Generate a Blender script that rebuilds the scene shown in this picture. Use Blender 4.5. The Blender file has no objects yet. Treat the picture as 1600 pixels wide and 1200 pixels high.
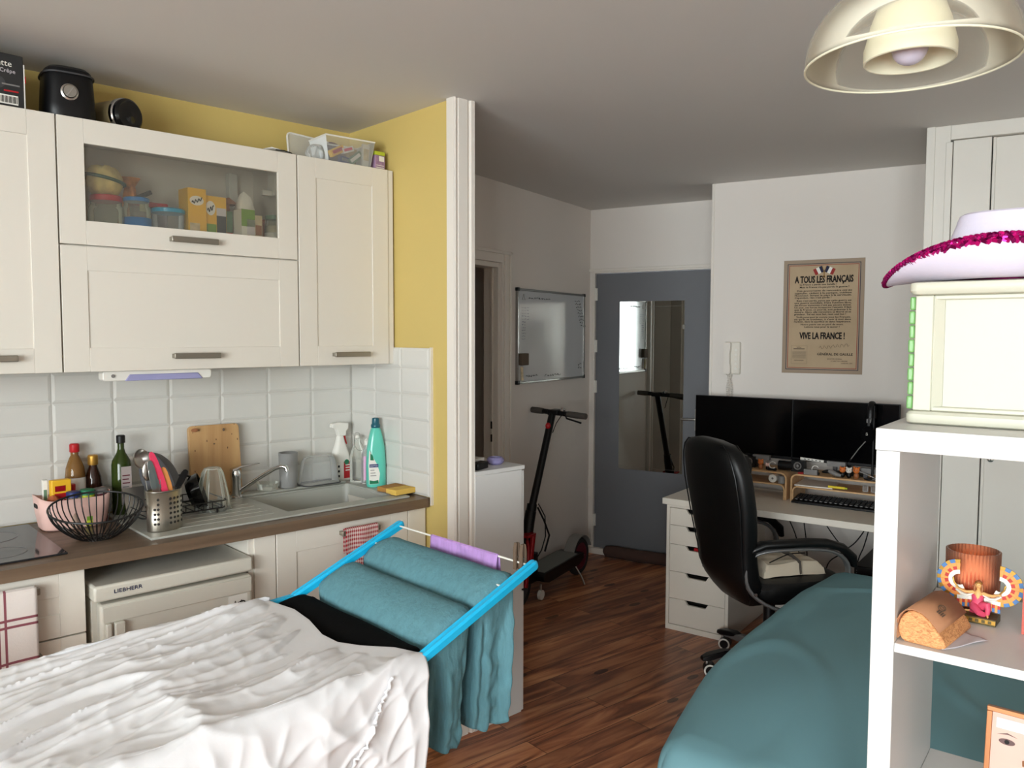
import bpy, math, random
from math import sin, cos, pi, radians as R
from mathutils import Vector as V, Matrix, noise
random.seed(7)
scn = bpy.context.scene
COL = scn.collection

# ------------------------------------------------------------------ camera
cam_d = bpy.data.cameras.new('camera'); cam = bpy.data.objects.new('camera', cam_d); COL.objects.link(cam)
a, t, ro = R(47.02), R(3.532), R(.1345)
Fd = V((cos(a)*cos(t), sin(a)*cos(t), -sin(t))); Rt = V((sin(a), -cos(a), 0)); Up = Rt.cross(Fd)
Rt, Up = Rt*cos(ro)+Up*sin(ro), -Rt*sin(ro)+Up*cos(ro)
mw = Matrix((Rt, Up, -Fd)).transposed().to_4x4(); mw.translation = V((0, 0, 1.6335)); cam.matrix_world = mw
cam_d.sensor_width = 36; cam_d.lens = 1251.3/1600*36; cam_d.clip_start = .02
scn.camera = cam

# ------------------------------------------------------------------ colour management, sky, window light
scn.view_settings.view_transform = 'Standard'; scn.view_settings.look = 'None'
scn.view_settings.gamma = 1; scn.view_settings.use_curve_mapping = False
scn.view_settings.exposure = 0.47
scn.cycles.max_bounces = 16; scn.cycles.diffuse_bounces = 10; scn.cycles.glossy_bounces = 6; scn.cycles.transparent_max_bounces = 24
w = bpy.data.worlds.new('sky'); scn.world = w; w.use_nodes = True
bg = w.node_tree.nodes['Background']; bg.inputs[0].default_value = (.80, .88, 1, 1); bg.inputs[1].default_value = 1.6
AB = R(16.07)                                         # the hall end of the flat is turned by this angle
def BW(u, v, z=0): return V((u*cos(AB)-v*sin(AB), u*sin(AB)+v*cos(AB), z))
UWIN = -2.9                                           # window wall, behind the camera
WINS = [(-1.65, -.45, .85, 2.4), (-.2, 1.65, .85, 2.4)]
def area(v0, v1, z0, z1, e):
    l = bpy.data.lights.new('window_daylight', 'AREA'); l.shape = 'RECTANGLE'; l.size = v1-v0; l.size_y = z1-z0; l.energy = e
    l.color = (.985, .99, 1)
    o = bpy.data.objects.new('window_daylight', l); COL.objects.link(o)
    o.matrix_world = Matrix.Translation(BW(UWIN-.35, (v0+v1)/2, (z0+z1)/2)) @ Matrix.Rotation(AB-pi/2, 4, 'Z') @ Matrix.Rotation(pi/2, 4, 'X')
E_WIN = 150
for q in WINS: area(*q, E_WIN*(q[1]-q[0])/1.3)

# ------------------------------------------------------------------ materials
def lin(c):
    r = [x/255 for x in c[:3]]
    return tuple([(x/12.92 if x <= .04045 else ((x+.055)/1.055)**2.4) for x in r])+(1,)
MATS = {}
class NT:
    def __init__(s, name):
        s.m = bpy.data.materials.new(name); s.m.use_nodes = True; s.n = s.m.node_tree.nodes; s.l = s.m.node_tree.links
        s.b = s.n['Principled BSDF']; s.out = s.n['Material Output']; MATS[name] = s.m
    def N(s, typ, **k):
        n = s.n.new(typ)
        for a_, b_ in k.items(): setattr(n, a_, b_)
        return n
    def L(s, a_, b_): s.l.new(a_, b_)
    def coord(s, kind='Object', scale=(1, 1, 1), rot=(0, 0, 0)):
        tc = s.N('ShaderNodeTexCoord'); mp = s.N('ShaderNodeMapping'); s.L(tc.outputs[kind], mp.inputs[0])
        mp.inputs['Scale'].default_value = scale; mp.inputs['Rotation'].default_value = rot
        return mp.outputs[0]
    def noise(s, co, scale, detail=3, dist=0):
        n = s.N('ShaderNodeTexNoise'); n.inputs['Scale'].default_value = scale; n.inputs['Detail'].default_value = detail; n.inputs['Distortion'].default_value = dist
        if co: s.L(co, n.inputs['Vector'])
        return n.outputs['Fac']
    def ramp(s, fac, stops):
        r = s.N('ShaderNodeValToRGB'); s.L(fac, r.inputs[0]); e = r.color_ramp.elements
        while len(e) < len(stops): e.new(.5)
        for i, (p, c) in enumerate(stops): e[i].position = p; e[i].color = lin(c)
        return r.outputs[0]
    def mix(s, fac, c1, c2):
        m = s.N('ShaderNodeMix', data_type='RGBA')
        for k, val in ((0, fac), (6, c1), (7, c2)):
            if isinstance(val, (tuple, list)): m.inputs[k].default_value = lin(val)
            elif isinstance(val, (int, float)): m.inputs[k].default_value = val
            else: s.L(val, m.inputs[k])
        return m.outputs[2]
    def math(s, op, a_, b_=0, c_=0):
        m = s.N('ShaderNodeMath', operation=op)
        for k, val in enumerate((a_, b_, c_)):
            if isinstance(val, (int, float)): m.inputs[k].default_value = val
            else: s.L(val, m.inputs[k])
        return m.outputs[0]
    def bump(s, h, strength=.2, dist=.002):
        bnode = s.N('ShaderNodeBump'); bnode.inputs['Strength'].default_value = strength; bnode.inputs['Distance'].default_value = dist
        s.L(h, bnode.inputs['Height']); s.L(bnode.outputs[0], s.b.inputs['Normal'])
def P(name, c, rough=.5, metal=0, bump=0, bs=60, spec=None, coat=0, trans=0, var=0, emis=0):
    k = NT(name); k.b.inputs['Base Color'].default_value = lin(c); k.b.inputs['Roughness'].default_value = rough; k.b.inputs['Metallic'].default_value = metal
    if spec is not None: k.b.inputs['Specular IOR Level'].default_value = spec
    if coat: k.b.inputs['Coat Weight'].default_value = coat; k.b.inputs['Coat Roughness'].default_value = .1
    if trans: k.b.inputs['Transmission Weight'].default_value = trans
    if bump or var:
        n = k.noise(k.coord(), bs, 4)
        if bump: k.bump(n, bump)
        if var: k.L(k.ramp(n, [(.3, tuple(x*(1-var) for x in c)), (.7, tuple(min(255, x*(1+var)) for x in c))]), k.b.inputs['Base Color'])
    return k
P('wall_paint', (222, 216, 209), .75, bump=.12, bs=90)
P('ceiling_paint', (210, 208, 204), .85, bump=.15, bs=60)
P('yellow_paint', (200, 177, 106), .6, bump=.12, bs=90)
P('trim_paint', (222, 216, 207), .35, bump=.05, bs=40)
P('cream_lacquer', (216, 211, 200), .42, bump=.03, bs=30)
P('white_plastic', (222, 220, 212), .35)
P('fridge_white', (202, 199, 187), .35, bump=.05, bs=200)
P('white_melamine', (210, 210, 208), .38)
P('desk_white', (226, 220, 208), .35)
P('dark_gap', (40, 36, 32), .8)
P('tile_white', (208, 207, 201), .12, bump=.05, bs=8, coat=.3)
P('grout', (192, 189, 181), .8)
P('sink_grey', (165, 166, 158), .4, bump=.06, bs=300)
P('hob_glass', (34, 35, 38), .08)
P('steel', (190, 188, 182), .28, 1)
P('chrome', (215, 215, 215), .08, 1)
P('handle_metal', (150, 144, 132), .38, .8)
P('black_plastic', (9, 9, 11), .4, spec=.35)
P('black_gloss', (8, 8, 10), .12)
P('screen_black', (2, 2, 3), .14, spec=.25)
P('black_wire', (18, 17, 17), .45)
P('black_leather', (7, 8, 9), .42, bump=.2, bs=140, spec=.35)
P('black_cloth', (4, 4, 5), .95, bump=.3, bs=120, spec=.1)
P('grey_arm', (120, 120, 120), .3, .5)
P('dark_grey', (62, 62, 64), .5)
P('pan_grey', (84, 84, 87), .6)
P('label_mauve', (168, 156, 152), .6)
P('mid_grey', (120, 118, 116), .5)
P('deck_grip', (112, 114, 110), .9, bump=.4, bs=300)
P('tyre', (34, 33, 32), .8)
P('fender_grey', (126, 124, 120), .5)
P('red_metal', (165, 20, 30), .25, .3)
P('red_plastic', (176, 22, 30), .4)
P('maroon', (92, 22, 40), .4)
P('pink_plastic', (226, 186, 176), .5)
P('pink_silicone', (226, 60, 96), .5)
P('blue_plastic', (30, 160, 205), .3)
P('rack_blue', (24, 178, 226), .28)
P('lid_blue', (40, 120, 190), .4)
P('navy', (38, 52, 110), .4)
P('green_lid', (30, 120, 84), .4)
P('soft_green_lid', (96, 130, 104), .4)
P('yellow_pack', (232, 180, 36), .5)
P('lime_pack', (190, 200, 50), .5)
P('green_print', (120, 160, 50), .5)
P('paper_white', (225, 222, 215), .8)
P('paper_mauve', (205, 200, 205), .8)
P('label_white', (228, 226, 218), .6)
P('ink', (24, 20, 18), .8)
P('brown_card', (150, 98, 62), .8)
P('beige_pack', (206, 190, 156), .6, var=.15, bs=30)
P('terracotta', (168, 88, 48), .6)
P('bag_beige', (196, 176, 112), .8, bump=.6, bs=22, var=.15)
P('bag_orange', (206, 132, 62), .8, bump=.5, bs=30, var=.25)
P('green_band', (52, 84, 62), .6)
P('purple_pack', (150, 120, 150), .5, var=.12, bs=60)
P('lime_top', (176, 190, 50), .5)
P('black_card', (36, 37, 38), .5)
P('mint', (92, 196, 176), .3, coat=.3)
P('teal_cap', (12, 84, 100), .3)
P('pink_liquid', (214, 160, 196), .3)
P('sponge', (214, 176, 84), .95, bump=.6, bs=120)
P('sponge_brown', (170, 122, 60), .95, bump=.6, bs=120)
P('lavender', (132, 126, 168), .4)
P('door_blue', (106, 108, 112), .55, bump=.05, bs=60)
P('draft_brown', (74, 52, 44), .95, bump=.5, bs=60)
P('duvet', (102, 144, 152), .8, bump=.25, bs=9)
P('sheet_white', (222, 222, 224), .8, bump=.12, bs=60)
P('hat_felt', (204, 198, 214), .9, bump=.15, bs=220)
P('sequin', (206, 20, 130), .18, .7)
P('sequin_dark', (130, 8, 84), .25, .7)
P('cream_box', (190, 189, 172), .45)
P('amber_liquid', (70, 18, 12), .2)
P('gold', (196, 150, 70), .35, .8)
P('bronze', (92, 80, 48), .45, .5, bump=.5, bs=120)
P('robe_pink', (206, 70, 100), .5)
P('skin_gold', (222, 168, 104), .5)
P('feather_blue', (72, 118, 172), .5)
P('feather_orange', (232, 150, 76), .5)
P('feather_red', (186, 50, 40), .5)
P('feather_white', (226, 224, 214), .5)
P('gold_beige', (168, 150, 110), .35, .3)
P('cork_edge', (168, 118, 84), .8)
P('copper_frame', (176, 116, 74), .35, .5)
P('photo_sky', (206, 216, 236), .3)
P('photo_skin', (216, 176, 160), .4)
P('photo_dark', (92, 60, 56), .4)
P('book_red', (196, 96, 84), .7)
P('toy_orange', (206, 112, 48), .5)
P('toy_brown', (150, 92, 52), .5)
P('light_pencil', (236, 214, 60), .5)
P('cream_cloth', (196, 184, 164), .95, bump=.5, bs=26)
P('orange_handle', (214, 140, 74), .5)
P('poster_red', (150, 44, 40), .8)
P('poster_blue', (34, 38, 66), .8)
P('stamp_grey', (120, 108, 90), .8)
P('strap_dark', (70, 64, 58), .8)
P('lens_violet', (150, 150, 190), .25)
P('peg_wood', (96, 78, 62), .7)
P('closet_paint', (210, 207, 199), .5, bump=.04, bs=40)
P('peach', (222, 158, 108), .5)
P('bulb', (214, 206, 222), .2)
P('shade_cream', (238, 234, 208), .5)
k = P('mirror', (206, 210, 206), .015, 1)
k = P('board_white', (196, 200, 202), .1, coat=.6)
P('alu', (150, 150, 146), .35, .9)
P('eraser', (92, 80, 66), .8)

def woodmat(name, c1, c2, axis=0, sc=1.0, rough=.4, knots=False):
    k = NT(name); s = [26*sc]*3; s[axis] = 1.6*sc
    co = k.coord('Object', tuple(s)); n = k.noise(co, 1.0, 6, .6)
    c = k.ramp(n, [(.28, c1), (.72, c2)])
    if knots:
        s2 = [9]*3; s2[axis] = 4
        n2 = k.N('ShaderNodeTexVoronoi'); k.L(k.coord('Object', tuple(s2)), n2.inputs['Vector'])
        f = k.math('LESS_THAN', n2.outputs['Distance'], .09); c = k.mix(f, c, (84, 48, 26))
    k.L(c, k.b.inputs['Base Color']); k.b.inputs['Roughness'].default_value = rough; k.bump(n, .08)
woodmat('worktop_wood', (88, 71, 56), (122, 101, 81), 0)
woodmat('board_wood', (168, 126, 80), (198, 160, 110), 2, .8, .5, True)
woodmat('bamboo', (192, 150, 104), (214, 176, 130), 0, 1.2)
woodmat('vanity_wood', (120, 80, 50), (150, 104, 66), 0)

def floor_mat():
    k = NT('floor_laminate'); co = k.coord('Object', (1, 1, 1), (0, 0, R(3.5)))
    br = k.N('ShaderNodeTexBrick'); k.L(co, br.inputs['Vector']); br.offset = .37; br.offset_frequency = 2
    for nm, val in (('Scale', 1), ('Mortar Size', .0016), ('Mortar Smooth', .2), ('Bias', 0), ('Brick Width', 1.25), ('Row Height', .125)): br.inputs[nm].default_value = val
    br.inputs['Color1'].default_value = (0, 0, 0, 1); br.inputs['Color2'].default_value = (1, 1, 1, 1); br.inputs['Mortar'].default_value = (.5, .5, .5, 1)
    bw_ = k.N('ShaderNodeRGBToBW'); k.L(br.outputs['Color'], bw_.inputs[0])
    off = k.N('ShaderNodeVectorMath', operation='ADD'); cx = k.N('ShaderNodeCombineXYZ'); k.L(k.math('MULTIPLY', bw_.outputs[0], 7.3), cx.inputs[0]); k.L(k.math('MULTIPLY', bw_.outputs[0], 3.1), cx.inputs[1])
    k.L(co, off.inputs[0]); k.L(cx.outputs[0], off.inputs[1])
    mp = k.N('ShaderNodeMapping'); k.L(off.outputs[0], mp.inputs[0]); mp.inputs['Scale'].default_value = (1.4, 13, 1)
    n1 = k.noise(mp.outputs[0], 1.2, 8, 1.3)
    c = k.ramp(n1, [(.36, (104, 56, 36)), (.46, (170, 102, 66)), (.55, (208, 138, 92)), (.66, (232, 168, 118))])
    n2 = k.noise(off.outputs[0], 2.2, 3); c = k.mix(k.math('MULTIPLY', n2, .45), c, (136, 84, 56))
    c = k.mix(k.math('MULTIPLY', bw_.outputs[0], .45), c, (110, 68, 46))
    mp3 = k.N('ShaderNodeMapping'); k.L(off.outputs[0], mp3.inputs[0]); mp3.inputs['Scale'].default_value = (2.6, 6, 1)
    vo = k.N('ShaderNodeTexVoronoi'); k.L(mp3.outputs[0], vo.inputs['Vector']); vo.inputs['Scale'].default_value = 1.0
    kn = k.math('MULTIPLY', k.math('LESS_THAN', vo.outputs['Distance'], .13), .75); c = k.mix(kn, c, (40, 22, 16))
    c = k.mix(br.outputs['Fac'], c, (44, 26, 18))
    k.L(c, k.b.inputs['Base Color']); k.b.inputs['Roughness'].default_value = .33
    k.bump(n1, .06)
floor_mat()

def glassy(name, c, op, rough=.03, frost=0.0, dc=None):
    """thin see-through sheet: lets light through, tinted, with a gloss"""
    k = NT(name); k.n.remove(k.b)
    tr = k.N('ShaderNodeBsdfTransparent'); tr.inputs[0].default_value = lin(c)
    gl = k.N('ShaderNodeBsdfPrincipled'); gl.inputs['Base Color'].default_value = lin(dc or c); gl.inputs['Roughness'].default_value = rough
    fr_ = k.N('ShaderNodeFresnel'); fr_.inputs[0].default_value = 1.45
    f = k.math('ADD', fr_.outputs[0], op)
    mx = k.N('ShaderNodeMixShader'); k.L(f, mx.inputs[0]); k.L(tr.outputs[0], mx.inputs[1]); k.L(gl.outputs[0], mx.inputs[2])
    k.L(mx.outputs[0], k.out.inputs[0])
glassy('clear_glass', (250, 251, 248), .03)
glassy('window_glass', (245, 248, 248), .02)
glassy('cabinet_glass', (250, 250, 246), .015, .08)
glassy('jar_glass', (238, 240, 230), .10)
glassy('clear_tub', (248, 249, 249), .08, .12)
glassy('frosted_plastic', (244, 244, 240), .35, .3)
glassy('green_glass', (62, 78, 30), .55)
glassy('brown_glass', (150, 110, 60), .55)
glassy('dark_brown_glass', (50, 26, 16), .75)
glassy('lamp_bowl', (254, 253, 249), .055, .08, dc=(226, 222, 212))
glassy('tumbler_grey', (206, 206, 204), .35, .2)
glassy('green_strip', (150, 206, 130), .5, .15)
glassy('amber_glass', (246, 208, 182), .06, .05)

def checker_cloth(name, base, stripe, cells, width, both=False):
    k = NT(name); tc = k.N('ShaderNodeTexCoord'); sp = k.N('ShaderNodeSeparateXYZ'); k.L(tc.outputs['UV'], sp.inputs[0])
    def band(s, n, wd):
        return k.math('LESS_THAN', k.math('FRACT', k.math('MULTIPLY', s, n)), wd)
    if both:
        fx = band(sp.outputs[0], cells[0], width); fy = band(sp.outputs[1], cells[1], width)
        f = k.math('MULTIPLY', k.math('ADD', fx, fy), .5)
    else:
        def dbl(s, n):
            fr_ = k.math('FRACT', k.math('MULTIPLY', s, n))
            return k.math('MAXIMUM', k.math('COMPARE', fr_, .40, width/2), k.math('COMPARE', fr_, .56, width/2))
        f = k.math('MULTIPLY', k.math('MAXIMUM', dbl(sp.outputs[0], cells[0]), dbl(sp.outputs[1], cells[1])), .9)
    k.L(k.mix(f, base, stripe), k.b.inputs['Base Color']); k.b.inputs['Roughness'].default_value = .95
    k.bump(k.noise(k.coord(), 150), .3)
checker_cloth('gingham', (214, 196, 190), (150, 16, 34), (17, 17), .5, True)
checker_cloth('plaid_towel', (214, 206, 200), (120, 22, 50), (2.3, 4.4), .06)

def muslin(name, c):
    k = NT(name); co = k.coord('Object', (1, 1, 1))
    n1 = k.noise(k.coord('Object', (70, 70, 14)), 1, 4, .5); n2 = k.noise(co, 160, 3)
    h = k.math('ADD', n1, k.math('MULTIPLY', n2, .25)); k.bump(h, .7, .004)
    k.L(k.ramp(n1, [(.25, tuple(x*.93 for x in c)), (.75, tuple(min(255, x*1.05) for x in c))]), k.b.inputs['Base Color']); k.b.inputs['Roughness'].default_value = .95
muslin('teal_muslin', (88, 134, 144)); muslin('lilac_cloth', (176, 138, 198))

def cork():
    k = NT('cork'); co = k.coord('Object', (1, 1, 2.2)); n = k.noise(co, 120, 4, 1.5)
    k.L(k.ramp(n, [(.32, (176, 112, 66)), (.6, (222, 164, 108))]), k.b.inputs['Base Color']); k.b.inputs['Roughness'].default_value = .75; k.bump(n, .5)
cork()
def poster_mat():
    k = NT('poster_paper'); n = k.noise(k.coord(), 5, 5)
    k.L(k.ramp(n, [(.3, (172, 150, 120)), (.7, (186, 164, 134))]), k.b.inputs['Base Color']); k.b.inputs['Roughness'].default_value = .8
poster_mat()
P('poster_margin', (160, 142, 122), .8)
def brushed():
    k = NT('brushed_steel'); co = k.coord('Object', (240, 240, 2)); n = k.noise(co, 1, 3)
    k.b.inputs['Base Color'].default_value = lin((170, 164, 152)); k.b.inputs['Metallic'].default_value = 1; k.b.inputs['Roughness'].default_value = .34; k.bump(n, .15)
brushed()

# ------------------------------------------------------------------ mesh builder
class MB:
    def __init__(s): s.v = []; s.f = []; s.fm = []; s.mats = []; s.uv = {}
    def mi(s, m):
        if m not in s.mats: s.mats.append(m)
        return s.mats.index(m)
    def add(s, vs, fs, m, M=None, uvs=None):
        o = len(s.v); s.v += [((M @ V(p)) if M else V(p)) for p in vs]; mi = s.mi(m)
        for f in fs:
            if uvs: s.uv[len(s.f)] = [uvs[i] for i in f]
            s.f.append([i+o for i in f]); s.fm.append(mi)
        return s
    def box(s, x0, x1, y0, y1, z0, z1, m, M=None):
        vs = [(x, y, z) for z in (z0, z1) for y in (y0, y1) for x in (x0, x1)]
        return s.add(vs, [(0, 2, 3, 1), (4, 5, 7, 6), (0, 1, 5, 4), (2, 6, 7, 3), (0, 4, 6, 2), (1, 3, 7, 5)], m, M)
    def loft(s, rings, m, closed=True, caps=True, M=None):
        n = len(rings[0]); vs = [p for r in rings for p in r]; fs = []
        for i in range(len(rings)-1):
            for j in range(n if closed else n-1):
                k2 = (j+1) % n; fs.append((i*n+j, i*n+k2, (i+1)*n+k2, (i+1)*n+j))
        if caps and closed: fs.append(tuple(range(n-1, -1, -1))); fs.append(tuple((len(rings)-1)*n+j for j in range(n)))
        return s.add(vs, fs, m, M)
    def lathe(s, prof, m, c=(0, 0, 0), n=32, M=None, caps=True, sx=1, sy=1):
        rings = [[(c[0]+r*cos(2*pi*j/n)*sx, c[1]+r*sin(2*pi*j/n)*sy, c[2]+z) for j in range(n)] for r, z in prof]
        return s.loft(rings, m, True, caps, M)
    def tube(s, pts, r, m, n=8, closed=False, M=None, flat=1.0):
        pts = [V(p) for p in pts]; rings = []; prev = None; N = len(pts)
        for i, p in enumerate(pts):
            if closed: tg = pts[(i+1) % N]-pts[i-1]
            else: tg = pts[min(i+1, N-1)]-pts[max(i-1, 0)]
            tg.normalize()
            if prev is None:
                up = V((0, 0, 1)) if abs(tg.z) < .9 else V((1, 0, 0)); nn = (up-tg*up.dot(tg)).normalized()
            else: nn = (prev-tg*prev.dot(tg)).normalized()
            prev = nn; b = tg.cross(nn); rr = r[i] if isinstance(r, (list, tuple)) else r
            rings.append([p+nn*cos(2*pi*j/n)*rr*flat+b*sin(2*pi*j/n)*rr for j in range(n)])
        if closed: rings.append(rings[0]); return s.loft(rings, m, True, False, M)
        return s.loft(rings, m, True, True, M)
    def cyl(s, p0, p1, r0, m, r1=None, n=20, M=None):
        return s.tube([p0, p1], [r0, r0 if r1 is None else r1], m, n, M=M)
    def prism(s, poly, d0, d1, m, axis='y', M=None):
        """poly in the plane across the axis, extruded d0..d1 along it"""
        def pt(q, d): return {'y': (q[0], d, q[1]), 'z': (q[0], q[1], d), 'x': (d, q[0], q[1])}[axis]
        return s.loft([[pt(q, d0) for q in poly], [pt(q, d1) for q in poly]], m, True, True, M)
    def grid(s, fn, nu, nv, m, M=None, wrapu=False):
        vs = []; uv = []
        for i in range(nu+1):
            for j in range(nv+1):
                vs.append(fn(i/nu, j/nv)); uv.append((i/nu, j/nv))
        fs = [(i*(nv+1)+j, (i+1)*(nv+1)+j, (i+1)*(nv+1)+j+1, i*(nv+1)+j+1) for i in range(nu) for j in range(nv)]
        return s.add(vs, fs, m, M, uv)
    def ball(s, c, r, m, n=16, M=None):
        r = r if isinstance(r, (tuple, list)) else (r, r, r); k2 = max(6, n//2)
        rings = [[(c[0]+r[0]*sin(pi*i/k2)*cos(2*pi*j/n), c[1]+r[1]*sin(pi*i/k2)*sin(2*pi*j/n), c[2]-r[2]*cos(pi*i/k2)) for j in range(n)] for i in range(1, k2)]
        return s.loft(rings, m, True, True, M)
    def build(s, name, parent=None, bevel=0, smooth=True, solid=0, sub=0, seg=2, loc=None, rotz=None, label=None, ang=35):
        me = bpy.data.meshes.new(name); me.from_pydata([tuple(p) for p in s.v], [], s.f)
        for m in s.mats: me.materials.append(MATS[m])
        for p, mi in zip(me.polygons, s.fm): p.material_index = mi
        if s.uv:
            ul = me.uv_layers.new(name='UVMap')
            for p in me.polygons:
                if p.index in s.uv:
                    for li, q in zip(p.loop_indices, s.uv[p.index]): ul.data[li].uv = q
        import bmesh as bmm
        bm = bmm.new(); bm.from_mesh(me); bmm.ops.recalc_face_normals(bm, faces=bm.faces); bm.to_mesh(me); bm.free()
        o = bpy.data.objects.new(name, me); COL.objects.link(o)
        if parent: o.parent = parent
        if loc: o.location = loc
        if rotz is not None: o.rotation_euler = (0, 0, rotz)
        if smooth:
            for p in me.polygons: p.use_smooth = True
            try: me.set_sharp_from_angle(angle=R(ang))
            except Exception: pass
        if solid:
            md = o.modifiers.new('solid', 'SOLIDIFY'); md.thickness = solid; md.offset = 0
        if sub:
            md = o.modifiers.new('sub', 'SUBSURF'); md.levels = sub; md.render_levels = sub
        if bevel:
            md = o.modifiers.new('bevel', 'BEVEL'); md.width = bevel; md.segments = seg; md.limit_method = 'ANGLE'; md.angle_limit = R(40); md.harden_normals = False
        if label: o['label'] = label
        return o
def tag(o, label, cat, group=None, kind=None):
    o['label'] = label; o['category'] = cat
    if group: o['group'] = group
    if kind: o['kind'] = kind
    return o
def thing(name, label, cat, loc=(0, 0, 0), az=0, group=None):
    o = bpy.data.objects.new(name, None); COL.objects.link(o); o.empty_display_size = .05
    o.location = loc; o.rotation_euler = (0, 0, R(az)); tag(o, label, cat, group)
    return o
def struct(o, label=None):
    o['kind'] = 'structure'
    if label: o['label'] = label
    return o
def text(body, size, m, x, y, z, parent, name='lettering', align='LEFT', fw=0, sx=1, ext=.0004, off=0, rot=(pi/2, 0, 0)):
    c = bpy.data.curves.new(name, 'FONT'); c.body = body; c.size = size; c.align_x = align; c.extrude = ext; c.offset = off; c.resolution_u = 2
    o = bpy.data.objects.new(name+'_tmp', c); COL.objects.link(o)
    dg = bpy.context.evaluated_depsgraph_get(); me = bpy.data.meshes.new_from_object(o.evaluated_get(dg)); bpy.data.objects.remove(o)
    if fw:
        xs = [q.co.x for q in me.vertices]
        if xs: sx = fw/max(1e-6, max(xs)-min(xs))
    for q in me.vertices: q.co.x *= sx
    me.materials.clear(); me.materials.append(MATS[m])
    o = bpy.data.objects.new(name, me); COL.objects.link(o); o.parent = parent; o.location = (x, y, z); o.rotation_euler = rot
    return o
def merge_text(lines, parent, name='lettering'):
    """many lines of writing joined into one printed part; each line: body,size,mat,x,y,z,align,width"""
    mb = MB()
    for body, size, m, x, y, z, align, fw in lines:
        o = text(body, size, m, 0, 0, 0, None, 'tmp', align, fw, off=size*(.026 if size > .03 else .010) if m == 'ink' else 0)
        me = o.data
        mb.add([(x+q.co.x, y, z+q.co.y) for q in me.vertices], [tuple(p.vertices) for p in me.polygons if p.normal.z > .5], m)
        bpy.data.objects.remove(o); bpy.data.meshes.remove(me)
    return mb.build(name, parent, smooth=False)
def rrect(w, h, r, n=5):
    pts = []
    for cx, cy, a0 in ((w/2-r, h/2-r, 0), (-w/2+r, h/2-r, 90), (-w/2+r, -h/2+r, 180), (w/2-r, -h/2+r, 270)):
        for i in range(n+1): q = R(a0+90*i/n); pts.append((cx+r*cos(q), cy+r*sin(q)))
    return pts
def TM(x=0, y=0, z=0, rx=0, ry=0, rz=0): return Matrix.Translation((x, y, z)) @ Matrix.Rotation(R(rz), 4, 'Z') @ Matrix.Rotation(R(ry), 4, 'Y') @ Matrix.Rotation(R(rx), 4, 'X')

HC = 2.547

def wallseg(mb, p0, p1, z0, z1, m, th=.1, out=1):
    """upright slab whose inner face runs p0->p1, thickness to the outside (left of the direction if out=1)"""
    p0, p1 = V(p0).to_2d(), V(p1).to_2d(); d = (p1-p0).normalized(); n = V((-d.y, d.x))*th*out
    q = [p0, p1, p1+n, p0+n]
    mb.loft([[(c.x, c.y, z0) for c in q], [(c.x, c.y, z1) for c in q]], m)
mb = MB(); mb.box(-4.4, 6.6, -3.6, 5.6, -.1, 0, 'floor_laminate'); struct(mb.build('floor', smooth=False), 'reddish brown wood plank laminate floor')
mb = MB(); mb.box(-4.4, 6.6, -3.6, 5.6, HC, HC+.1, 'ceiling_paint'); struct(mb.build('ceiling', smooth=False), 'plain pale ceiling')
# kitchen back wall and the yellow partition
TY = 3.22; XS = 1.982; YE = 2.466
mb = MB(); wallseg(mb, (-3.2, TY+.008), (XS+.01, TY+.008), 0, HC, 'yellow_paint', .12); wk = struct(mb.build('wall_back', smooth=False), 'yellow kitchen wall above the white units')
mb = MB(); mb.box(XS+.008, 2.067, YE+.006, 3.27, 0, HC, 'yellow_paint'); mb.box(2.066, 2.075, YE+.006, 3.275, 0, HC, 'wall_paint')
wp = struct(mb.build('wall_partition', smooth=False), 'yellow painted partition wall right of the sink')
# bevelled tiles
def tiles(mb, xs, zs, M):
    for i in range(len(xs)-1):
        for j in range(len(zs)-1):
            x0, x1, z0, z1 = xs[i]+.0012, xs[i+1]-.0012, zs[j]+.0012, zs[j+1]-.0012; b = min(.010, (x1-x0)/3, (z1-z0)/3)
            o = [(x0, 0, z0), (x1, 0, z0), (x1, 0, z1), (x0, 0, z1)]; o2 = [(x, -.0085, z) for x, _, z in o]
            o3 = [(x0+b, -.0115, z0+b), (x1-b, -.0115, z0+b), (x1-b, -.0115, z1-b), (x0+b, -.0115, z1-b)]
            mb.loft([o, o2, o3], 'tile_white', M=M)
zs = [.962, 1.056, 1.165, 1.274, 1.383, 1.492, 1.577]
xs = [XS-.2065*i for i in range(20)][::-1]
mb = MB(); mb.box(xs[0], XS, TY+.0, TY+.0075, .962, 1.577, 'grout'); tiles(mb, xs, zs, Matrix.Translation((0, TY+.0075, 0))); o = mb.build('tile_backsplash', wk, smooth=False, label='glossy white bevelled tiles')
MS = Matrix.Translation((XS+.0075, 0, 0)) @ Matrix.Rotation(-pi/2, 4, 'Z')     # local x -> -Y, local y -> +X
ys = [-3.2175, -3.017, -2.82, -2.623]
mb = MB(); mb.box(XS, XS+.0075, 2.615, TY, .962, 1.577, 'grout'); tiles(mb, ys, zs, MS); mb.build('tile_backsplash', wp, smooth=False, label='glossy white bevelled tiles')
mb = MB(); mb.box(XS-.004, XS+.008, 2.607, 2.6155, .93, 1.58, 'cream_lacquer'); mb.build('tile_edge_strip', wp, smooth=False)
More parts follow.
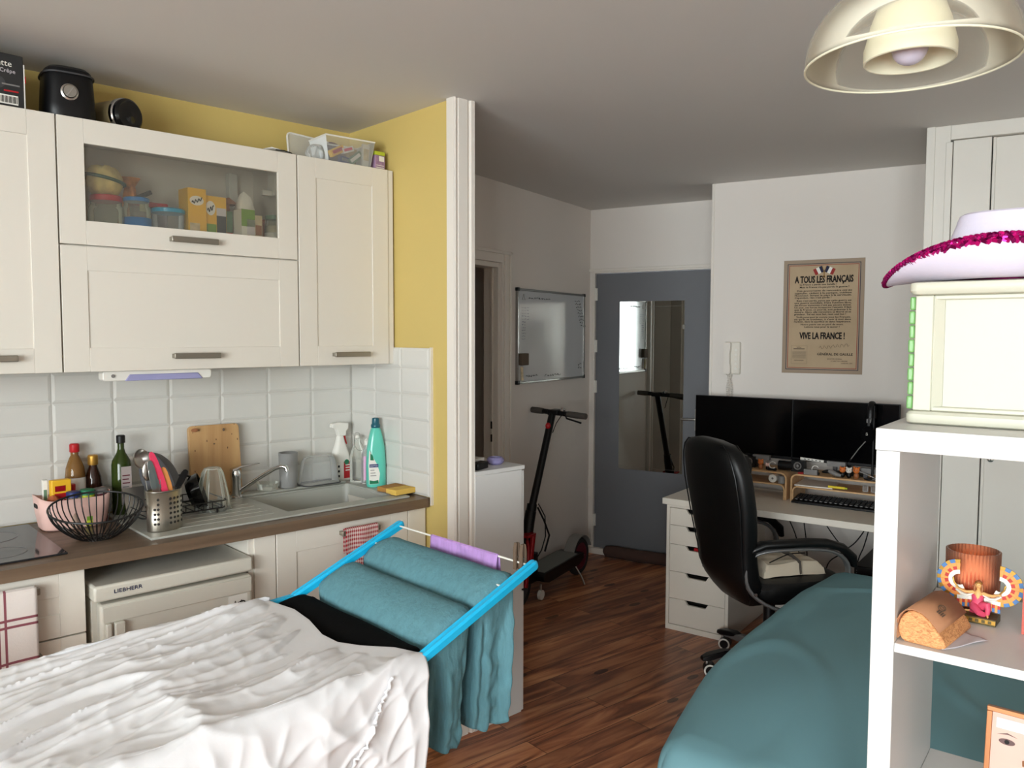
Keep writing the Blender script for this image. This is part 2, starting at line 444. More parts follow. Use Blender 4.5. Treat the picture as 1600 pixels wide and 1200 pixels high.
# moulded white casing on the end of the partition
mb = MB(); prof = [(1.974, .0), (1.974, -.018), (1.984, -.022), (1.990, -.012), (1.997, -.012), (2.0, -.02), (2.044, -.02), (2.047, -.012), (2.054, -.012), (2.060, -.024), (2.078, -.024), (2.083, -.016), (2.083, 0)]
prof = [(x, YE+.006+y) for x, y in prof]; prof += [(2.083, YE+.03), (2.0755, YE+.03), (2.0755, YE+.0065), (1.9895, YE+.0065), (1.9895, YE+.03), (1.974, YE+.03)]
mb.prism(prof, 0, HC, 'trim_paint', 'z'); struct(mb.build('trim_1', ang=20), 'white moulded casing on the end of the yellow partition')
# hall wall with the bathroom doorway (v = 2.569)
VW = 2.569; UL = 2.899
Wd0, Wd1, Wdz = 3.35, 4.143, 2.065
mb = MB(); wallseg(mb, BW(UL-.02, VW), BW(Wd0, VW), 0, HC, 'wall_paint', .09); wallseg(mb, BW(Wd1, VW), BW(5.404, VW), 0, HC, 'wall_paint', .09); wallseg(mb, BW(Wd0, VW), BW(Wd1, VW), Wdz, HC, 'wall_paint', .09)
struct(mb.build('wall_hall', smooth=False), 'white hall wall carrying the whiteboard')
def bframe(name, u, v, az, z=0): pass
AZB = 16.07
# casing of the bathroom doorway: local x along the wall
mb = MB(); L0, L1, H1 = Wd0, Wd1, Wdz
for x0, x1, z0, z1 in ((L1, L1+.10, 0, H1+.07), (L0-.10, L0, 0, H1+.07), (L0, L1, H1, H1+.07)):
    mb.box(x0, x1, VW-.018, VW, z0, z1, 'trim_paint')
for x0, x1, z0, z1 in ((L1+.018, L1+.034, 0, H1+.052), (L1+.082, L1+.1, 0, H1+.07), (L0, L1+.1, H1+.052, H1+.07)):
    mb.box(x0, x1, VW-.026, VW-.018, z0, z1, 'trim_paint')
mb.box(L1-.03, L1, VW-.004, VW+.10, 0, H1, 'trim_paint'); mb.box(L0, L0+.03, VW-.004, VW+.10, 0, H1, 'trim_paint'); mb.box(L0+.03, L1-.03, VW-.004, VW+.10, H1-.03, H1, 'trim_paint')
mb.box(L1-.04, L1-.03, VW+.03, VW+.045, 0, H1-.03, 'trim_paint')
o = mb.build('trim_2', bevel=.002, rotz=AB); struct(o, 'cream casing of the dark bathroom doorway')
mb = MB(); 
for z in (.98, 1.06): mb.box(L1-.0415, L1-.0395, VW+.031, VW+.043, z, z+.045, 'dark_gap')
mb.build('strike_plate', o, smooth=False)
# door wall (u = 5.404)
UD = 5.404; VP = 1.4855; UP = 4.848
mb = MB(); wallseg(mb, BW(UD, VW), BW(UD, 2.545), 0, HC, 'wall_paint', .1); wallseg(mb, BW(UD, 2.545), BW(UD, 1.62), 2.115, HC, 'wall_paint', .1); wallseg(mb, BW(UD, 1.62), BW(UD, VP), 0, HC, 'wall_paint', .1)
struct(mb.build('wall_end', smooth=False), 'white wall above the entrance door')
mb = MB(); wallseg(mb, BW(UD+.1, VP), BW(UP, VP), 0, HC, 'wall_paint', .0001); wallseg(mb, BW(UP, VP), BW(UP, .2), 0, HC, 'wall_paint', .1)
wallseg(mb, BW(UD+.1, VP), BW(UP+.1, VP), 0, HC, 'wall_paint', .1, -1)
mb2 = MB(); q = [BW(UP, VP), BW(UP, .17), BW(UD+.1, .17), BW(UD+.1, VP)]
mb2.loft([[(c.x, c.y, 0) for c in q], [(c.x, c.y, HC) for c in q]], 'wall_paint'); struct(mb2.build('wall_poster', smooth=False), 'white wall behind the desk with the poster')
# entrance door with white frame; local x = to the right (-v), y = into the wall
dr = struct(thing('door_1', 'slate blue entrance door with a long mirror', 'door', BW(UD, 2.545), AZB-90)); del dr['category']
mb = MB(); mb.box(.0, .02, -.012, .09, 0, 2.115, 'trim_paint'); mb.box(.905, .925, -.012, .09, 0, 2.115, 'trim_paint'); mb.box(.02, .905, -.012, .09, 2.082, 2.115, 'trim_paint'); mb.box(-.024, .93, -.02, 0, 2.095, 2.115, 'trim_paint'); mb.build('door_frame', dr, bevel=.003)
mb = MB(); mb.box(.023, .902, .008, .05, .006, 2.079, 'door_blue'); leaf = mb.build('door_leaf', dr, bevel=.002)
mb = MB()
for z in (.25, 1.25, 1.55, 1.93):
    mb.cyl((.022, -.002, z-.045), (.022, -.002, z+.045), .007, 'white_plastic', n=10)
    mb.box(.018, .035, .0, .0085, z-.045, z+.045, 'white_plastic')
mb.build('hinge', dr)
mb = MB(); mb.cyl((.80, .008, 1.05), (.80, -.04, 1.05), .009, 'steel'); mb.tube([(.80, -.04, 1.05), (.77, -.043, 1.05), (.70, -.043, 1.048)], .0085, 'steel', 12); mb.box(.785, .815, .003, .0085, .97, 1.12, 'steel'); mb.build('door_handle', leaf)
mb = MB(); mb.box(-.10, .14, -.02, .0, 0, .03, 'trim_paint')
# whiteboard etc are things; small baseboard pieces
mb = MB(); q0 = 4.243
mb.box(q0, UD-.001, VW-.012, VW, 0, .06, 'trim_paint'); struct(mb.build('baseboard_hall', bevel=.002, rotz=AB), 'white baseboard of the hall wall')
mb = MB(); mb.box(UD-.03, UD, 2.415, VW-.012, 0, .045, 'trim_paint'); struct(mb.build('baseboard_end', bevel=.002, rotz=AB), 'white baseboard stub by the entrance door')
mb = MB(); mb.box(UP-.012, UP, .28, VP-.001, 0, .06, 'trim_paint'); struct(mb.build('baseboard_poster', bevel=.002, rotz=AB), 'white baseboard under the desk')
mb = MB(); mb.box(UP-.006, UP+.006, VP-.01, VP+.006, 0, HC, 'trim_paint'); struct(mb.build('trim_3', bevel=.002, rotz=AB), 'white corner bead of the poster wall')
# closet front (u = 4.026)
UC = 4.026
cl = struct(thing('wall_closet', 'built-in cream closet with sliding doors', 'closet', BW(UC, .277), AZB-90)); del cl['category']
mb = MB(); mb.box(0, .09, 0, .85, 0, HC, 'closet_paint'); mb.box(.09, 2.1, 0, .85, 2.485, HC, 'closet_paint'); mb.box(-.004, .03, -.008, 0, 0, HC, 'closet_paint')
mb.box(.072, .098, -.004, .02, 0, 2.475, 'closet_paint'); mb.box(.09, 2.1, .65, .85, 0, 2.485, 'closet_paint'); mb.box(.09, 2.1, .0, .12, 0, .03, 'closet_paint')
mb.build('closet_frame', cl, bevel=.002)
mb = MB(); mb.box(.10, .245, .01, .035, .03, 2.483, 'closet_paint'); mb.build('sliding_panel', cl, bevel=.003)
mb = MB(); mb.box(.249, 1.15, .03, .055, .03, 2.483, 'closet_paint'); mb.box(.249, .262, .024, .03, .03, 2.483, 'closet_paint'); sd = mb.build('sliding_panel', cl, bevel=.003)
mb = MB(); mb.box(1.14, 2.09, .01, .035, .03, 2.483, 'closet_paint'); mb.build('sliding_panel', cl, bevel=.003)
mb = MB(); MR = TM(.285, .03, 1.095, rx=90); mb.lathe([(.0, .0), (.013, .0), (.013, .004), (.009, .006), (0, .006)], 'steel', M=MR, n=20); mb.box(-.0015, .0015, -.006, .006, .0055, .007, 'dark_gap', MR); mb.build('lock', sd)
# rest of the shell: right wall, window wall, left wall
VR = -1.8
mb = MB(); wallseg(mb, BW(UC+.9, VR), BW(UWIN, VR), 0, HC, 'wall_paint', .12); struct(mb.build('wall_right', smooth=False), 'white side wall')
mb = MB(); cur = VR
def wv(v0, v1, z0, z1): wallseg(mb, BW(UWIN, v0), BW(UWIN, v1), z0, z1, 'wall_paint', .15)
for (v0, v1, z0, z1) in WINS: wv(cur, v0, 0, HC); wv(v0, v1, 0, z0); wv(v0, v1, z1, HC); cur = v1
wv(cur, 1.88, 0, HC); struct(mb.build('wall_front', smooth=False), 'window wall')
mb = MB(); wallseg(mb, (-3.2, .92), (-3.2, TY+.1), 0, HC, 'wall_paint', .12); struct(mb.build('wall_left', smooth=False), 'white left wall')
for i, (v0, v1, z0, z1) in enumerate(WINS):
    wn = struct(thing('window_%d' % (i+1), 'white framed window', 'window', BW(UWIN, v0), AZB+90)); del wn['category']
    W_ = v1-v0; mb = MB()     # local x along +v, y = outward? (az+90: local y = -u)
    for x0, x1, q0, q1 in ((0, .05, z0, z1), (W_-.05, W_, z0, z1), (.05, W_-.05, z0, z0+.06), (.05, W_-.05, z1-.05, z1), (W_/2-.045, W_/2+.045, z0+.06, z1-.05)): mb.box(x0, x1, .04, .10, q0, q1, 'trim_paint')
    mb.build('window_frame', wn, bevel=.004)
    mb = MB(); mb.box(.05, W_/2-.045, .068, .072, z0+.06, z1-.05, 'window_glass'); mb.box(W_/2+.045, W_-.05, .068, .072, z0+.06, z1-.05, 'window_glass'); mb.build('window_pane', wn, smooth=False)
bdoor = struct(thing('door_2', 'cream bathroom door leaf swung open inside', 'door', BW(3.385, VW+.10), AZB+62)); del bdoor['category']
mb = MB(); mb.box(0, .72, 0, .038, .01, 2.03, 'trim_paint'); mb.build('door_leaf', bdoor, bevel=.002)
# dark bathroom behind the doorway
mb = MB(); wallseg(mb, BW(2.95, 4.3), BW(4.75, 4.3), 0, HC, 'wall_paint', .08); wallseg(mb, BW(4.7, 4.3), BW(4.7, VW+.09), 0, HC, 'wall_paint', .08); wallseg(mb, BW(2.98, VW+.09), BW(2.98, 4.3), 0, HC, 'wall_paint', .08)
struct(mb.build('wall_bathroom', smooth=False), 'unlit bathroom walls')
van = thing('bathroom_vanity', 'wooden topped bathroom vanity in the dark room past the doorway', 'vanity', BW(4.05, 3.7), AZB)
mb = MB(); mb.box(-.35, .62, -.0, .55, .0, .80, 'dark_grey'); mb.build('body', van, bevel=.004)
mb = MB(); mb.box(-.37, .63, -.02, .57, .80, .84, 'vanity_wood'); mb.build('countertop', van, bevel=.003)
mb = MB(); mb.lathe([(.10, 0), (.17, .10), (.18, .13), (.17, .13), (.09, .02), (0, .015)], 'white_plastic', (.1, .25, .84), 28); mb.build('basin', van)
fc = thing('bathroom_faucet', 'black gooseneck faucet in the dark bathroom', 'faucet', BW(4.05, 3.7)+V((0, 0, .84)), AZB)
mb = MB(); mb.tube([(-.2, .3, 0), (-.2, .3, .28), (-.19, .29, .34), (-.16, .27, .37), (-.12, .24, .37), (-.09, .22, .34), (-.085, .215, .29)], .012, 'black_gloss', 10); mb.build('spout', fc)
mb = MB(); mb.tube([(-.2, .3, .08), (-.15, .27, .11), (-.11, .25, .14)], .008, 'black_gloss', 8); mb.build('lever', fc)

# ================================================================== KITCHEN
def shaker(mb, x0, x1, z0, z1, y, m='cream_lacquer', rail=.078, th=.02, pane=None):
    """frame-and-panel front; y = front face"""
    mb.box(x0, x0+rail, y, y+th, z0, z1, m); mb.box(x1-rail, x1, y, y+th, z0, z1, m)
    mb.box(x0+rail, x1-rail, y, y+th, z0, z0+rail, m); mb.box(x0+rail, x1-rail, y, y+th, z1-rail, z1, m)
    if not pane: mb.box(x0+rail-.002, x1-rail+.002, y+.004, y+th-.002, z0+rail-.002, z1-rail+.002, m)
def bar_handle(parent, xc, z, y, w=.145, z2=None):
    mb = MB(); mb.box(xc-w/2, xc+w/2, y-.030, y-.020, z-.010, z+.010, 'handle_metal')
    for s in (-1, 1): mb.box(xc+s*(w/2-.006)-.006, xc+s*(w/2-.006)+.006, y-.021, y-.0005, z-.008, z+.008, 'handle_metal')
    return mb.build('handle', parent, bevel=.0022)
YC = 2.869; ZB, ZT = 1.508, 2.326; G = 'white wall cabinets'
def carcass(x0, x1, parent, split=None):
    mb = MB(); y0 = YC+.022; m = 'cream_lacquer'
    mb.box(x0, x0+.018, y0, TY-.001, ZB, ZT, m); mb.box(x1-.018, x1, y0, TY-.001, ZB, ZT, m)
    mb.box(x0+.018, x1-.018, y0, TY-.001, ZB, ZB+.018, m); mb.box(x0+.018, x1-.018, y0, TY-.001, ZT-.018, ZT, m); mb.box(x0+.018, x1-.018, TY-.01, TY-.001, ZB+.018, ZT-.018, m)
    if split: mb.box(x0+.018, x1-.018, y0, TY-.01, split-.009, split+.009, m)
    return mb.build('body', parent, bevel=.001)
# left cabinet
c1 = thing('wall_cabinet', 'leftmost white wall cabinet with one tall door, cut by the photo edge', 'cabinet', (0, 0, 0), 0, G)
carcass(.10, .698, c1)
mb = MB(); shaker(mb, .102, .697, ZB, ZT, YC); d = mb.build('door', c1, bevel=.0012); bar_handle(d, .497, 1.556, YC)
# middle cabinet with a glass flap over a solid flap
c2 = thing('wall_cabinet', 'wide white wall cabinet with a glass flap above a solid flap', 'cabinet', (0, 0, 0), 0, G)
carcass(.700, 1.533, c2, 1.925)
mb = MB(); shaker(mb, .702, 1.531, 1.922, ZT, YC, pane=1); d = mb.build('glass_flap', c2, bevel=.0012)
mb = MB(); mb.box(.778, 1.455, YC+.009, YC+.013, 1.998, 2.250, 'cabinet_glass'); mb.build('pane', d, smooth=False); bar_handle(d, 1.125, 1.962, YC, .165)
mb = MB(); shaker(mb, .702, 1.531, ZB, 1.917, YC); d = mb.build('flap', c2, bevel=.0012); bar_handle(d, 1.125, 1.556, YC, .165)
mb = MB(); mb.box(1.47, 1.50, 2.93, 2.99, 2.17, 2.29, 'white_plastic'); mb.box(1.43, 1.47, 2.95, 2.97, 2.17, 2.19, 'white_plastic'); mb.build('flap_lift', c2, bevel=.002); mb = MB(); mb.box(1.395, 1.43, 3.17, 3.205, 2.16, 2.28, 'white_plastic'); mb.build('hinge_cover', c2, bevel=.002)
# right cabinet
c3 = thing('wall_cabinet', 'right white wall cabinet with one tall door beside the yellow wall', 'cabinet', (0, 0, 0), 0, G)
carcass(1.535, 1.955, c3)
mb = MB(); shaker(mb, 1.537, 1.953, ZB, ZT, YC); d = mb.build('door', c3, bevel=.0012); bar_handle(d, 1.761, 1.551, YC, .165)
mb = MB(); mb.box(1.956, XS-.001, YC+.004, YC+.022, ZB, ZT, 'cream_lacquer'); mb.build('filler_strip', c3, bevel=.001)
# under-cabinet lamp
lp = thing('under_cabinet_lamp', 'slim grey white strip lamp under the middle wall cabinet', 'lamp', (.845, 2.90, ZB))
mb = MB(); mb.prism(rrect(.37, .034, .010, 4), .0, .05, 'white_plastic', 'y', Matrix.Translation((.165, 0, -.018))); mb.build('housing', lp, bevel=.003)
mb = MB(); mb.prism([(.065, -.014), (.30, -.014), (.318, -.036), (.05, -.036)], -.004, .045, 'lens_violet', 'y'); mb.build('diffuser', lp, bevel=.003)
mb = MB(); mb.cyl((.012, .0, -.018), (.012, -.004, -.018), .006, 'mid_grey', n=14); mb.build('switch', lp)
# ---- things behind the glass flap, standing on z=1.935
ZI = 1.9345; GI = None
def jar(name, label, x, y, r, h, mlid, hl=.018, body='jar_glass', content=None, hc=.5, lab=None, z=ZI, cat='jar', neck=.86):
    t_ = thing(name, label, cat, (x, y, z)); mb = MB()
    mb.lathe([(r*.85, 0), (r, .008), (r, h*.78), (r*.96, h*.85), (r*neck, h*.90), (r*neck, h)], body, n=28); mb.build('body', t_)
    mb = MB(); mb.lathe([(r*(neck+.05), 0), (r*(neck+.05), hl*.85), (r*(neck), hl)], mlid, (0, 0, h-.004), 28); mb.build('lid', t_, bevel=.001)
    if content: mb = MB(); mb.lathe([(r*.8, .004), (r*.93, .012), (r*.93, h*hc)], content, n=24); mb.build('contents', t_)
    if lab:
        mb = MB(); mb.lathe([(r*1.012, h*.12), (r*1.012, h*.62)], lab, n=28, caps=False); mb.build('label', t_, solid=.0006)
    return t_
jar('glass_jar', 'wide glass jar with red lid, leftmost behind the cabinet glass', .868, 2.96, .056, .150, 'red_plastic', .020, content='paper_white', hc=.42)
t_ = thing('food_bag', 'pale yellow folded bag with dark green band lying on the red lidded jar', 'bag', (.868, 2.98, ZI+.168))
def pill(u, v_):
    th = 2*pi*u; ph = pi*(v_-.5); s = .88+.10*sin(5*th+3)*cos(ph)
    return (.063*cos(th)*cos(ph)**.45*s, .052*sin(th)*cos(ph)**.45, .050+.050*sin(ph)+.006*noise.noise((cos(th)*3, sin(th)*3, v_*5)))
mb = MB(); mb.grid(pill, 40, 20, 'bag_beige'); mb.build('bag', t_)
mb = MB(); mb.tube([(.0655*cos(2*pi*i/40), .054*sin(2*pi*i/40), .054-.012*cos(2*pi*i/40)) for i in range(40)], .006, 'green_band', 8, True); mb.build('band', t_)
t_ = thing('twisted_bag', 'orange and white twisted bag standing behind the blue lidded jar', 'bag', (.962, 3.06, ZI))
mb = MB()
def tb(u, v_):
    th = 2*pi*u; r_ = .036*(1-.75*v_**2)+.004*sin(4*th+9*v_); r_ = r_ if v_ < .86 else .013+.02*(v_-.86)/.14
    return (r_*cos(th)+.02*v_, r_*sin(th)*.8, .255*v_)
mb.grid(tb, 30, 26, 'bag_orange'); mb.build('bag', t_)
t_ = thing('food_bag_clip', 'grey bag clip sticking up over the blue lidded jar', 'clip', (1.0, 3.0, ZI+.178))
mb = MB(); mb.box(-.032, .04, -.006, .006, 0, .016, 'strap_dark', TM(ry=-28)); o = mb.build('bar', t_, bevel=.003)
mb = MB(); mb.box(-.010, .014, -.004, .004, -.045, .004, 'beige_pack'); mb.build('folded_bag_top', t_)
jar('glass_jar', 'glass jar with blue lid and light blue label behind the cabinet glass', .962, 2.945, .046, .158, 'lid_blue', .014, content='terracotta', hc=.3, lab='lid_blue')
t_ = thing('red_tin', 'red tin standing behind the two blue lidded containers', 'tin', (1.030, 3.04, ZI))
mb = MB(); mb.prism(rrect(.12, .08, .012), 0, .15, 'maroon', 'z'); mb.build('body', t_, bevel=.003); mb = MB(); mb.prism(rrect(.124, .084, .013), .15, .168, 'red_plastic', 'z'); mb.build('lid', t_, bevel=.003)
t_ = thing('plastic_tub', 'clear plastic tub with turquoise lid behind the cabinet glass', 'tub', (1.068, 2.945, ZI))
mb = MB(); mb.lathe([(.044, 0), (.05, .01), (.054, .128)], 'clear_tub', n=30); mb.build('body', t_); mb = MB(); mb.lathe([(.056, .126), (.057, .138), (.05, .142)], 'blue_plastic', n=30); mb.build('lid', t_)
def carton(name, label, x, y, w_, d_, h, az, faces, cat='box', top=None, z=ZI):
    t_ = thing(name, label, cat, (x, y, z), az); mb = MB(); mb.box(-w_/2, w_/2, -d_/2, d_/2, 0, h, faces[0])
    mb.build('carton', t_, bevel=.001)
    mb = MB()
    for (x0, x1, z0, z1, m) in faces[1:]: mb.box(x0*w_, x1*w_, -d_/2-.0006, -d_/2, z0*h, z1*h, m)
    if faces[1:]: mb.build('printed_front', t_, smooth=False)
    return t_
def oval(mb, x, z, rx_, rz_, y, m, n=24): mb.prism([(x+rx_*cos(2*pi*i/n), z+rz_*sin(2*pi*i/n)) for i in range(n)], y-.0006, y, m)
t_ = carton('yellow_box', 'yellow tea box with white oval emblem, left of the striped green one', 1.158, 2.95, .068, .075, .222, 4, ['yellow_pack', (-.42, .12, .04, .44, 'beige_pack'), (.2, .44, .04, .3, 'label_white')])
mb = MB(); oval(mb, -.002, .178, .026, .017, -.0378, 'label_white'); mb.tube([(-.02+.0020*i, -.0386, .170+.006*sin(i*1.1)+.0008*i) for i in range(20)], .0018, 'ink', 6); mb.build('emblem', t_)
t_ = carton('yellow_box', 'yellow tea box with green and dark picture panels and round emblem', 1.236, 2.965, .082, .06, .205, 6, ['yellow_pack', (-.46, .0, .05, .5, 'green_print'), (-.46, .5, .0, .12, 'beige_pack'), (.02, .48, .28, .66, 'dark_grey'), (.02, .48, .12, .3, 'label_white'), (.02, .48, .66, .8, 'paper_mauve')])
mb = MB(); oval(mb, -.022, .160, .019, .026, -.0303, 'label_white'); mb.tube([(-.034+.0014*i, -.0312, .150+.009*sin(i*.9)+.0008*i) for i in range(18)], .0018, 'ink', 6); mb.build('emblem', t_)
t_ = carton('tall_carton', 'grey green carton with red spot, open brown flap on top', 1.293, 2.99, .036, .06, .160, 5, ['soft_green_lid', (-.4, .45, .22, .5, 'red_plastic'), (-.5, .5, 0, .18, 'beige_pack')])
mb = MB(); mb.box(-.012, .012, -.02, .02, .160, .19, 'brown_card'); mb.prism([(-.04, .188), (.046, .188), (.004, .212)], -.03, .02, 'brown_card'); mb.build('open_flap', t_)
t_ = carton('milk_carton', 'white and green open carton with red oval mark behind the glass', 1.347, 2.935, .056, .056, .166, 6, ['label_white', (-.5, .5, .62, 1, 'green_print'), (-.1, .5, .45, .78, 'paper_mauve')])
mb = MB(); oval(mb, .0, .052, .022, .019, -.0287, 'red_plastic'); mb.build('emblem', t_)
mb = MB(); mb.add([(-.028, -.028, .166), (.028, -.028, .166), (.022, -.01, .215), (-.02, -.005, .222), (-.012, -.02, .232), (.028, .028, .166), (-.028, .028, .166), (.0, .01, .21)], [(0, 1, 2, 4), (1, 5, 2), (0, 4, 3), (0, 3, 6), (2, 5, 7), (6, 3, 7), (3, 4, 2, 7)], 'paper_white'); mb.build('opened_top', t_, solid=.0008)
carton('small_box', 'small beige box with brown pictures beside the milk carton', 1.394, 2.95, .032, .06, .150, 6, ['beige_pack', (-.4, .4, .5, .75, 'brown_card'), (-.4, .4, .12, .3, 'maroon'), (-.4, .5, .33, .46, 'red_plastic')])
carton('brown_box', 'plain brown box half hidden left of the green lidded jar', 1.428, 3.02, .062, .05, .148, 4, ['terracotta'])
carton('blue_packet', 'low blue packet in front of the brown box', 1.428, 2.965, .03, .03, .075, 4, ['navy'])
jar('glass_jar', 'glass jar with pale green lid, rightmost behind the cabinet glass', 1.478, 2.955, .036, .148, 'soft_green_lid', .016, content='cream_cloth', hc=.8, lab='label_white')
# ---- on top of the wall cabinets (z=2.326)
ZC = ZT+.0005
t_ = thing('appliance_box', 'black cardboard box of a crepe pan with barcode, on the cabinets at the left edge', 'box', (.622, 2.90, ZC), 3)
mb = MB(); mb.box(-.30, 0, 0, .20, 0, .165, 'black_card'); mb.build('carton', t_, bevel=.003)
mb = MB(); mb.box(-.075, -.017, -.0008, 0, .012, .04, 'label_white')
for i in range(14): mb.box(-.068+.0036*i, -.068+.0036*i+.0014*(1+(i*7) % 3*.5), -.0012, -.0006, .016, .036, 'ink')
mb.build('barcode_label', t_, smooth=False)
merge_text([('ette', .026, 'label_white', -.031, -.0008, .126, 'RIGHT', 0), ('-Crêpe', .017, 'paper_mauve', -.022, -.0008, .107, 'RIGHT', 0)], t_)
mb = MB(); mb.ball((-.085, -.0005, .075), (.035, .0004, .022), 'dark_grey', 24); mb.box(-.06, -.012, -.001, 0, .069, .0735, 'mid_grey', TM(0, 0, .0)); mb.box(-.055, -.015, -.001, 0, .05, .0545, 'red_plastic', TM(.0, 0, 0)); mb.build('pan_picture', t_)
mb = MB(); mb.box(.0, .003, .0, .012, 0, .14, 'paper_white'); mb.box(.003, .006, .0, .01, .085, .105, 'red_plastic'); mb.build('side_tab', t_, smooth=False)
t_ = thing('countertop_appliance', 'glossy black domed kitchen appliance with silver dial standing on the cabinets', 'appliance', (.768, 3.0, ZC), -5)
mb = MB(); rings = []
for z, wx, wy in ((0, .074, .085), (.01, .080, .09), (.05, .079, .088), (.11, .076, .084), (.150, .073, .08), (.165, .069, .076), (.175, .058, .064), (.179, .03, .035)):
    rings.append([(wx*(abs(cos(q))**.6)*(1 if cos(q) >= 0 else -1), wy*(abs(sin(q))**.6)*(1 if sin(q) >= 0 else -1), z) for q in [2*pi*i/40 for i in range(40)]])
mb.loft(rings, 'black_plastic'); mb.build('body', t_)
mb = MB(); mb.tube([(.0765*(abs(cos(q))**.6)*(1 if cos(q) >= 0 else -1), .0845*(abs(sin(q))**.6)*(1 if sin(q) >= 0 else -1), .150) for q in [2*pi*i/40 for i in range(40)]], .003, 'dark_grey', 6, True); mb.build('lid_seam', t_)
mb = MB(); MK = TM(-.006, -.083, .088, rx=90); mb.lathe([(.026, 0), (.026, .004), (.021, .006), (.0205, .014), (.019, .016)], 'steel', M=MK, n=32); mb.box(-.002, .002, -.018, .018, .014, .019, 'chrome', MK @ Matrix.Rotation(R(-35), 4, 'Z')); mb.build('dial', t_)
t_ = thing('tilted_appliance', 'gold grey kitchen appliance lying on its side with a black round end', 'appliance', (.935, 3.0, ZC), 0)
M_ = TM(-.015, .035, .058, rx=90, rz=22)
mb = MB(); mb.lathe([(.055, -.13), (.057, -.12), (.057, .05)], 'gold_beige', M=M_, n=36); mb.build('body', t_)
mb = MB(); mb.lathe([(.057, .05), (.060, .052), (.060, .064), (.056, .068)], 'chrome', M=M_, n=36); mb.build('ring', t_)
mb = MB(); mb.lathe([(.056, .067), (.0565, .080), (.048, .088), (.020, .084), (.012, .088), (0, .088)], 'black_gloss', M=M_, n=36); mb.build('lid', t_)
mb = MB(); mb.box(-.02, .06, -.04, .03, -.0, .012, 'black_plastic'); mb.prism([(.02, 0), (.065, 0), (.045, .035), (.02, .04)], -.035, -.01, 'black_plastic'); mb.build('foot', t_, bevel=.003)
t_ = thing('paper_scrap', 'white folded leaflet lying on the middle of the cabinets', 'paper', (1.482, 2.92, ZC), 4)
mb = MB(); mb.grid(lambda u, v_: (-.05+.10*u, -.04+.12*v_, .014-.010*u+.003*sin(v_*3)), 6, 6, 'paper_white'); mb.build('sheet', t_, solid=.001); mb = MB(); mb.tube([(-.035, -.0415, .006), (0, -.042, .0085), (.035, -.042, .004)], .0022, 'ink', 6); mb.build('dark_mark', t_)
t_ = thing('plastic_tray', 'translucent white tray leaning behind the storage tub on the cabinets', 'tray', (1.715, 3.10, ZC), 0)
mb = MB(); M_ = TM(0, 0, .070, rx=-14, ry=3)
mb.prism(rrect(.20, .138, .02), -.004, .004, 'frosted_plastic', 'y', M_); mb.tube([(q[0], -.006, q[1]) for q in rrect(.20, .138, .02)], .004, 'white_plastic', 6, True, M_); mb.build('tray', t_)
t_ = thing('dark_bowl', 'dark red bowl edge showing behind the storage tub', 'bowl', (1.83, 3.1, ZC+.0), 0)
mb = MB(); M_ = TM(0, 0, .07, rx=80); mb.lathe([(.02, .03), (.055, .01), (.068, 0), (.064, 0), (.05, .012), (.018, .026)], 'maroon', M=M_, n=30); mb.build('bowl', t_)
t_ = thing('plastic_bag', 'crumpled clear plastic bag at the left end of the storage tub', 'bag', (1.663, 2.955, ZC))
def crumple(s, h, seed):
    def f(u, v_):
        th = 2*pi*u; ph = pi*(v_-.5); n_ = 1+.22*noise.noise((cos(th)*2+seed, sin(th)*2, v_*4))
        return (s*cos(th)*cos(ph)*n_, s*.8*sin(th)*cos(ph)*n_, h/2+h/2*sin(ph))
    return f
mb = MB(); mb.grid(crumple(.040, .075, 3), 36, 18, 'clear_tub'); mb.build('bag', t_, smooth=False)
t_ = thing('storage_tub', 'clear plastic storage tub full of medicine packets on the right cabinet', 'tub', (1.795, 2.97, ZC), -3)
mb = MB(); w0, w1, d0, d1, h = .095, .112, .065, .075, .108
o_ = [(-1, -1), (1, -1), (1, 1), (-1, 1)]
r0 = [(w0*x, d0*y, 0) for x, y in o_]; r1 = [(w1*x, d1*y, h) for x, y in o_]
mb.loft([r0, r1], 'clear_tub', caps=False); mb.add(r0, [(0, 1, 2, 3)], 'clear_tub'); mb.build('tub', t_, solid=.0015, smooth=False)
mb = MB(); mb.tube([(w1*x, d1*y, h) for x, y in o_], .0035, 'white_plastic', 6, True); mb.build('rim', t_)
def packet(label, dx, dy, dz, w_, d_, h_, rx_, ry_, rz_, m, m2):
    p = MB(); M_ = TM(1.795+dx, 2.97+dy, ZC+dz, rx_, ry_, rz_); o = MB().box(-w_/2, w_/2, -d_/2, d_/2, -h_/2, h_/2, m).box(-w_*.38, w_*.38, -d_/2-.0006, -d_/2, -h_*.2, h_*.3, m2).build('medicine_packet', bevel=.0008)
    o.matrix_world = M_; return tag(o, label, 'packet', 'packets in the storage tub')
packet('red and yellow packet tilted in the clear tub', -.045, -.03, .058, .07, .02, .028, 0, -28, 5, 'yellow_pack', 'red_plastic')
packet('pink and white packet on top in the clear tub', .005, -.03, .070, .055, .02, .022, 0, -20, 4, 'label_white', 'pink_silicone')
packet('grey green packet leaning in the middle of the clear tub', .038, -.035, .040, .075, .016, .028, 0, -38, 3, 'soft_green_lid', 'label_white')
packet('blue packet at the bottom of the clear tub', -.005, -.032, .024, .06, .02, .026, 0, 8, 0, 'navy', 'mid_grey')
packet('cream leaflet packet upright at the right end of the clear tub', .084, -.045, .054, .034, .012, .096, 0, 3, 3, 'label_white', 'beige_pack')
t_ = carton('purple_packet', 'mauve packet with lime top standing right of the tub', 1.934, 2.93, .052, .06, .062, 4, ['purple_pack', (-.1, .4, .6, .95, 'label_white'), (-.4, .4, .15, .2, 'label_white'), (-.4, .4, .3, .34, 'label_white')], 'packet', z=ZC)
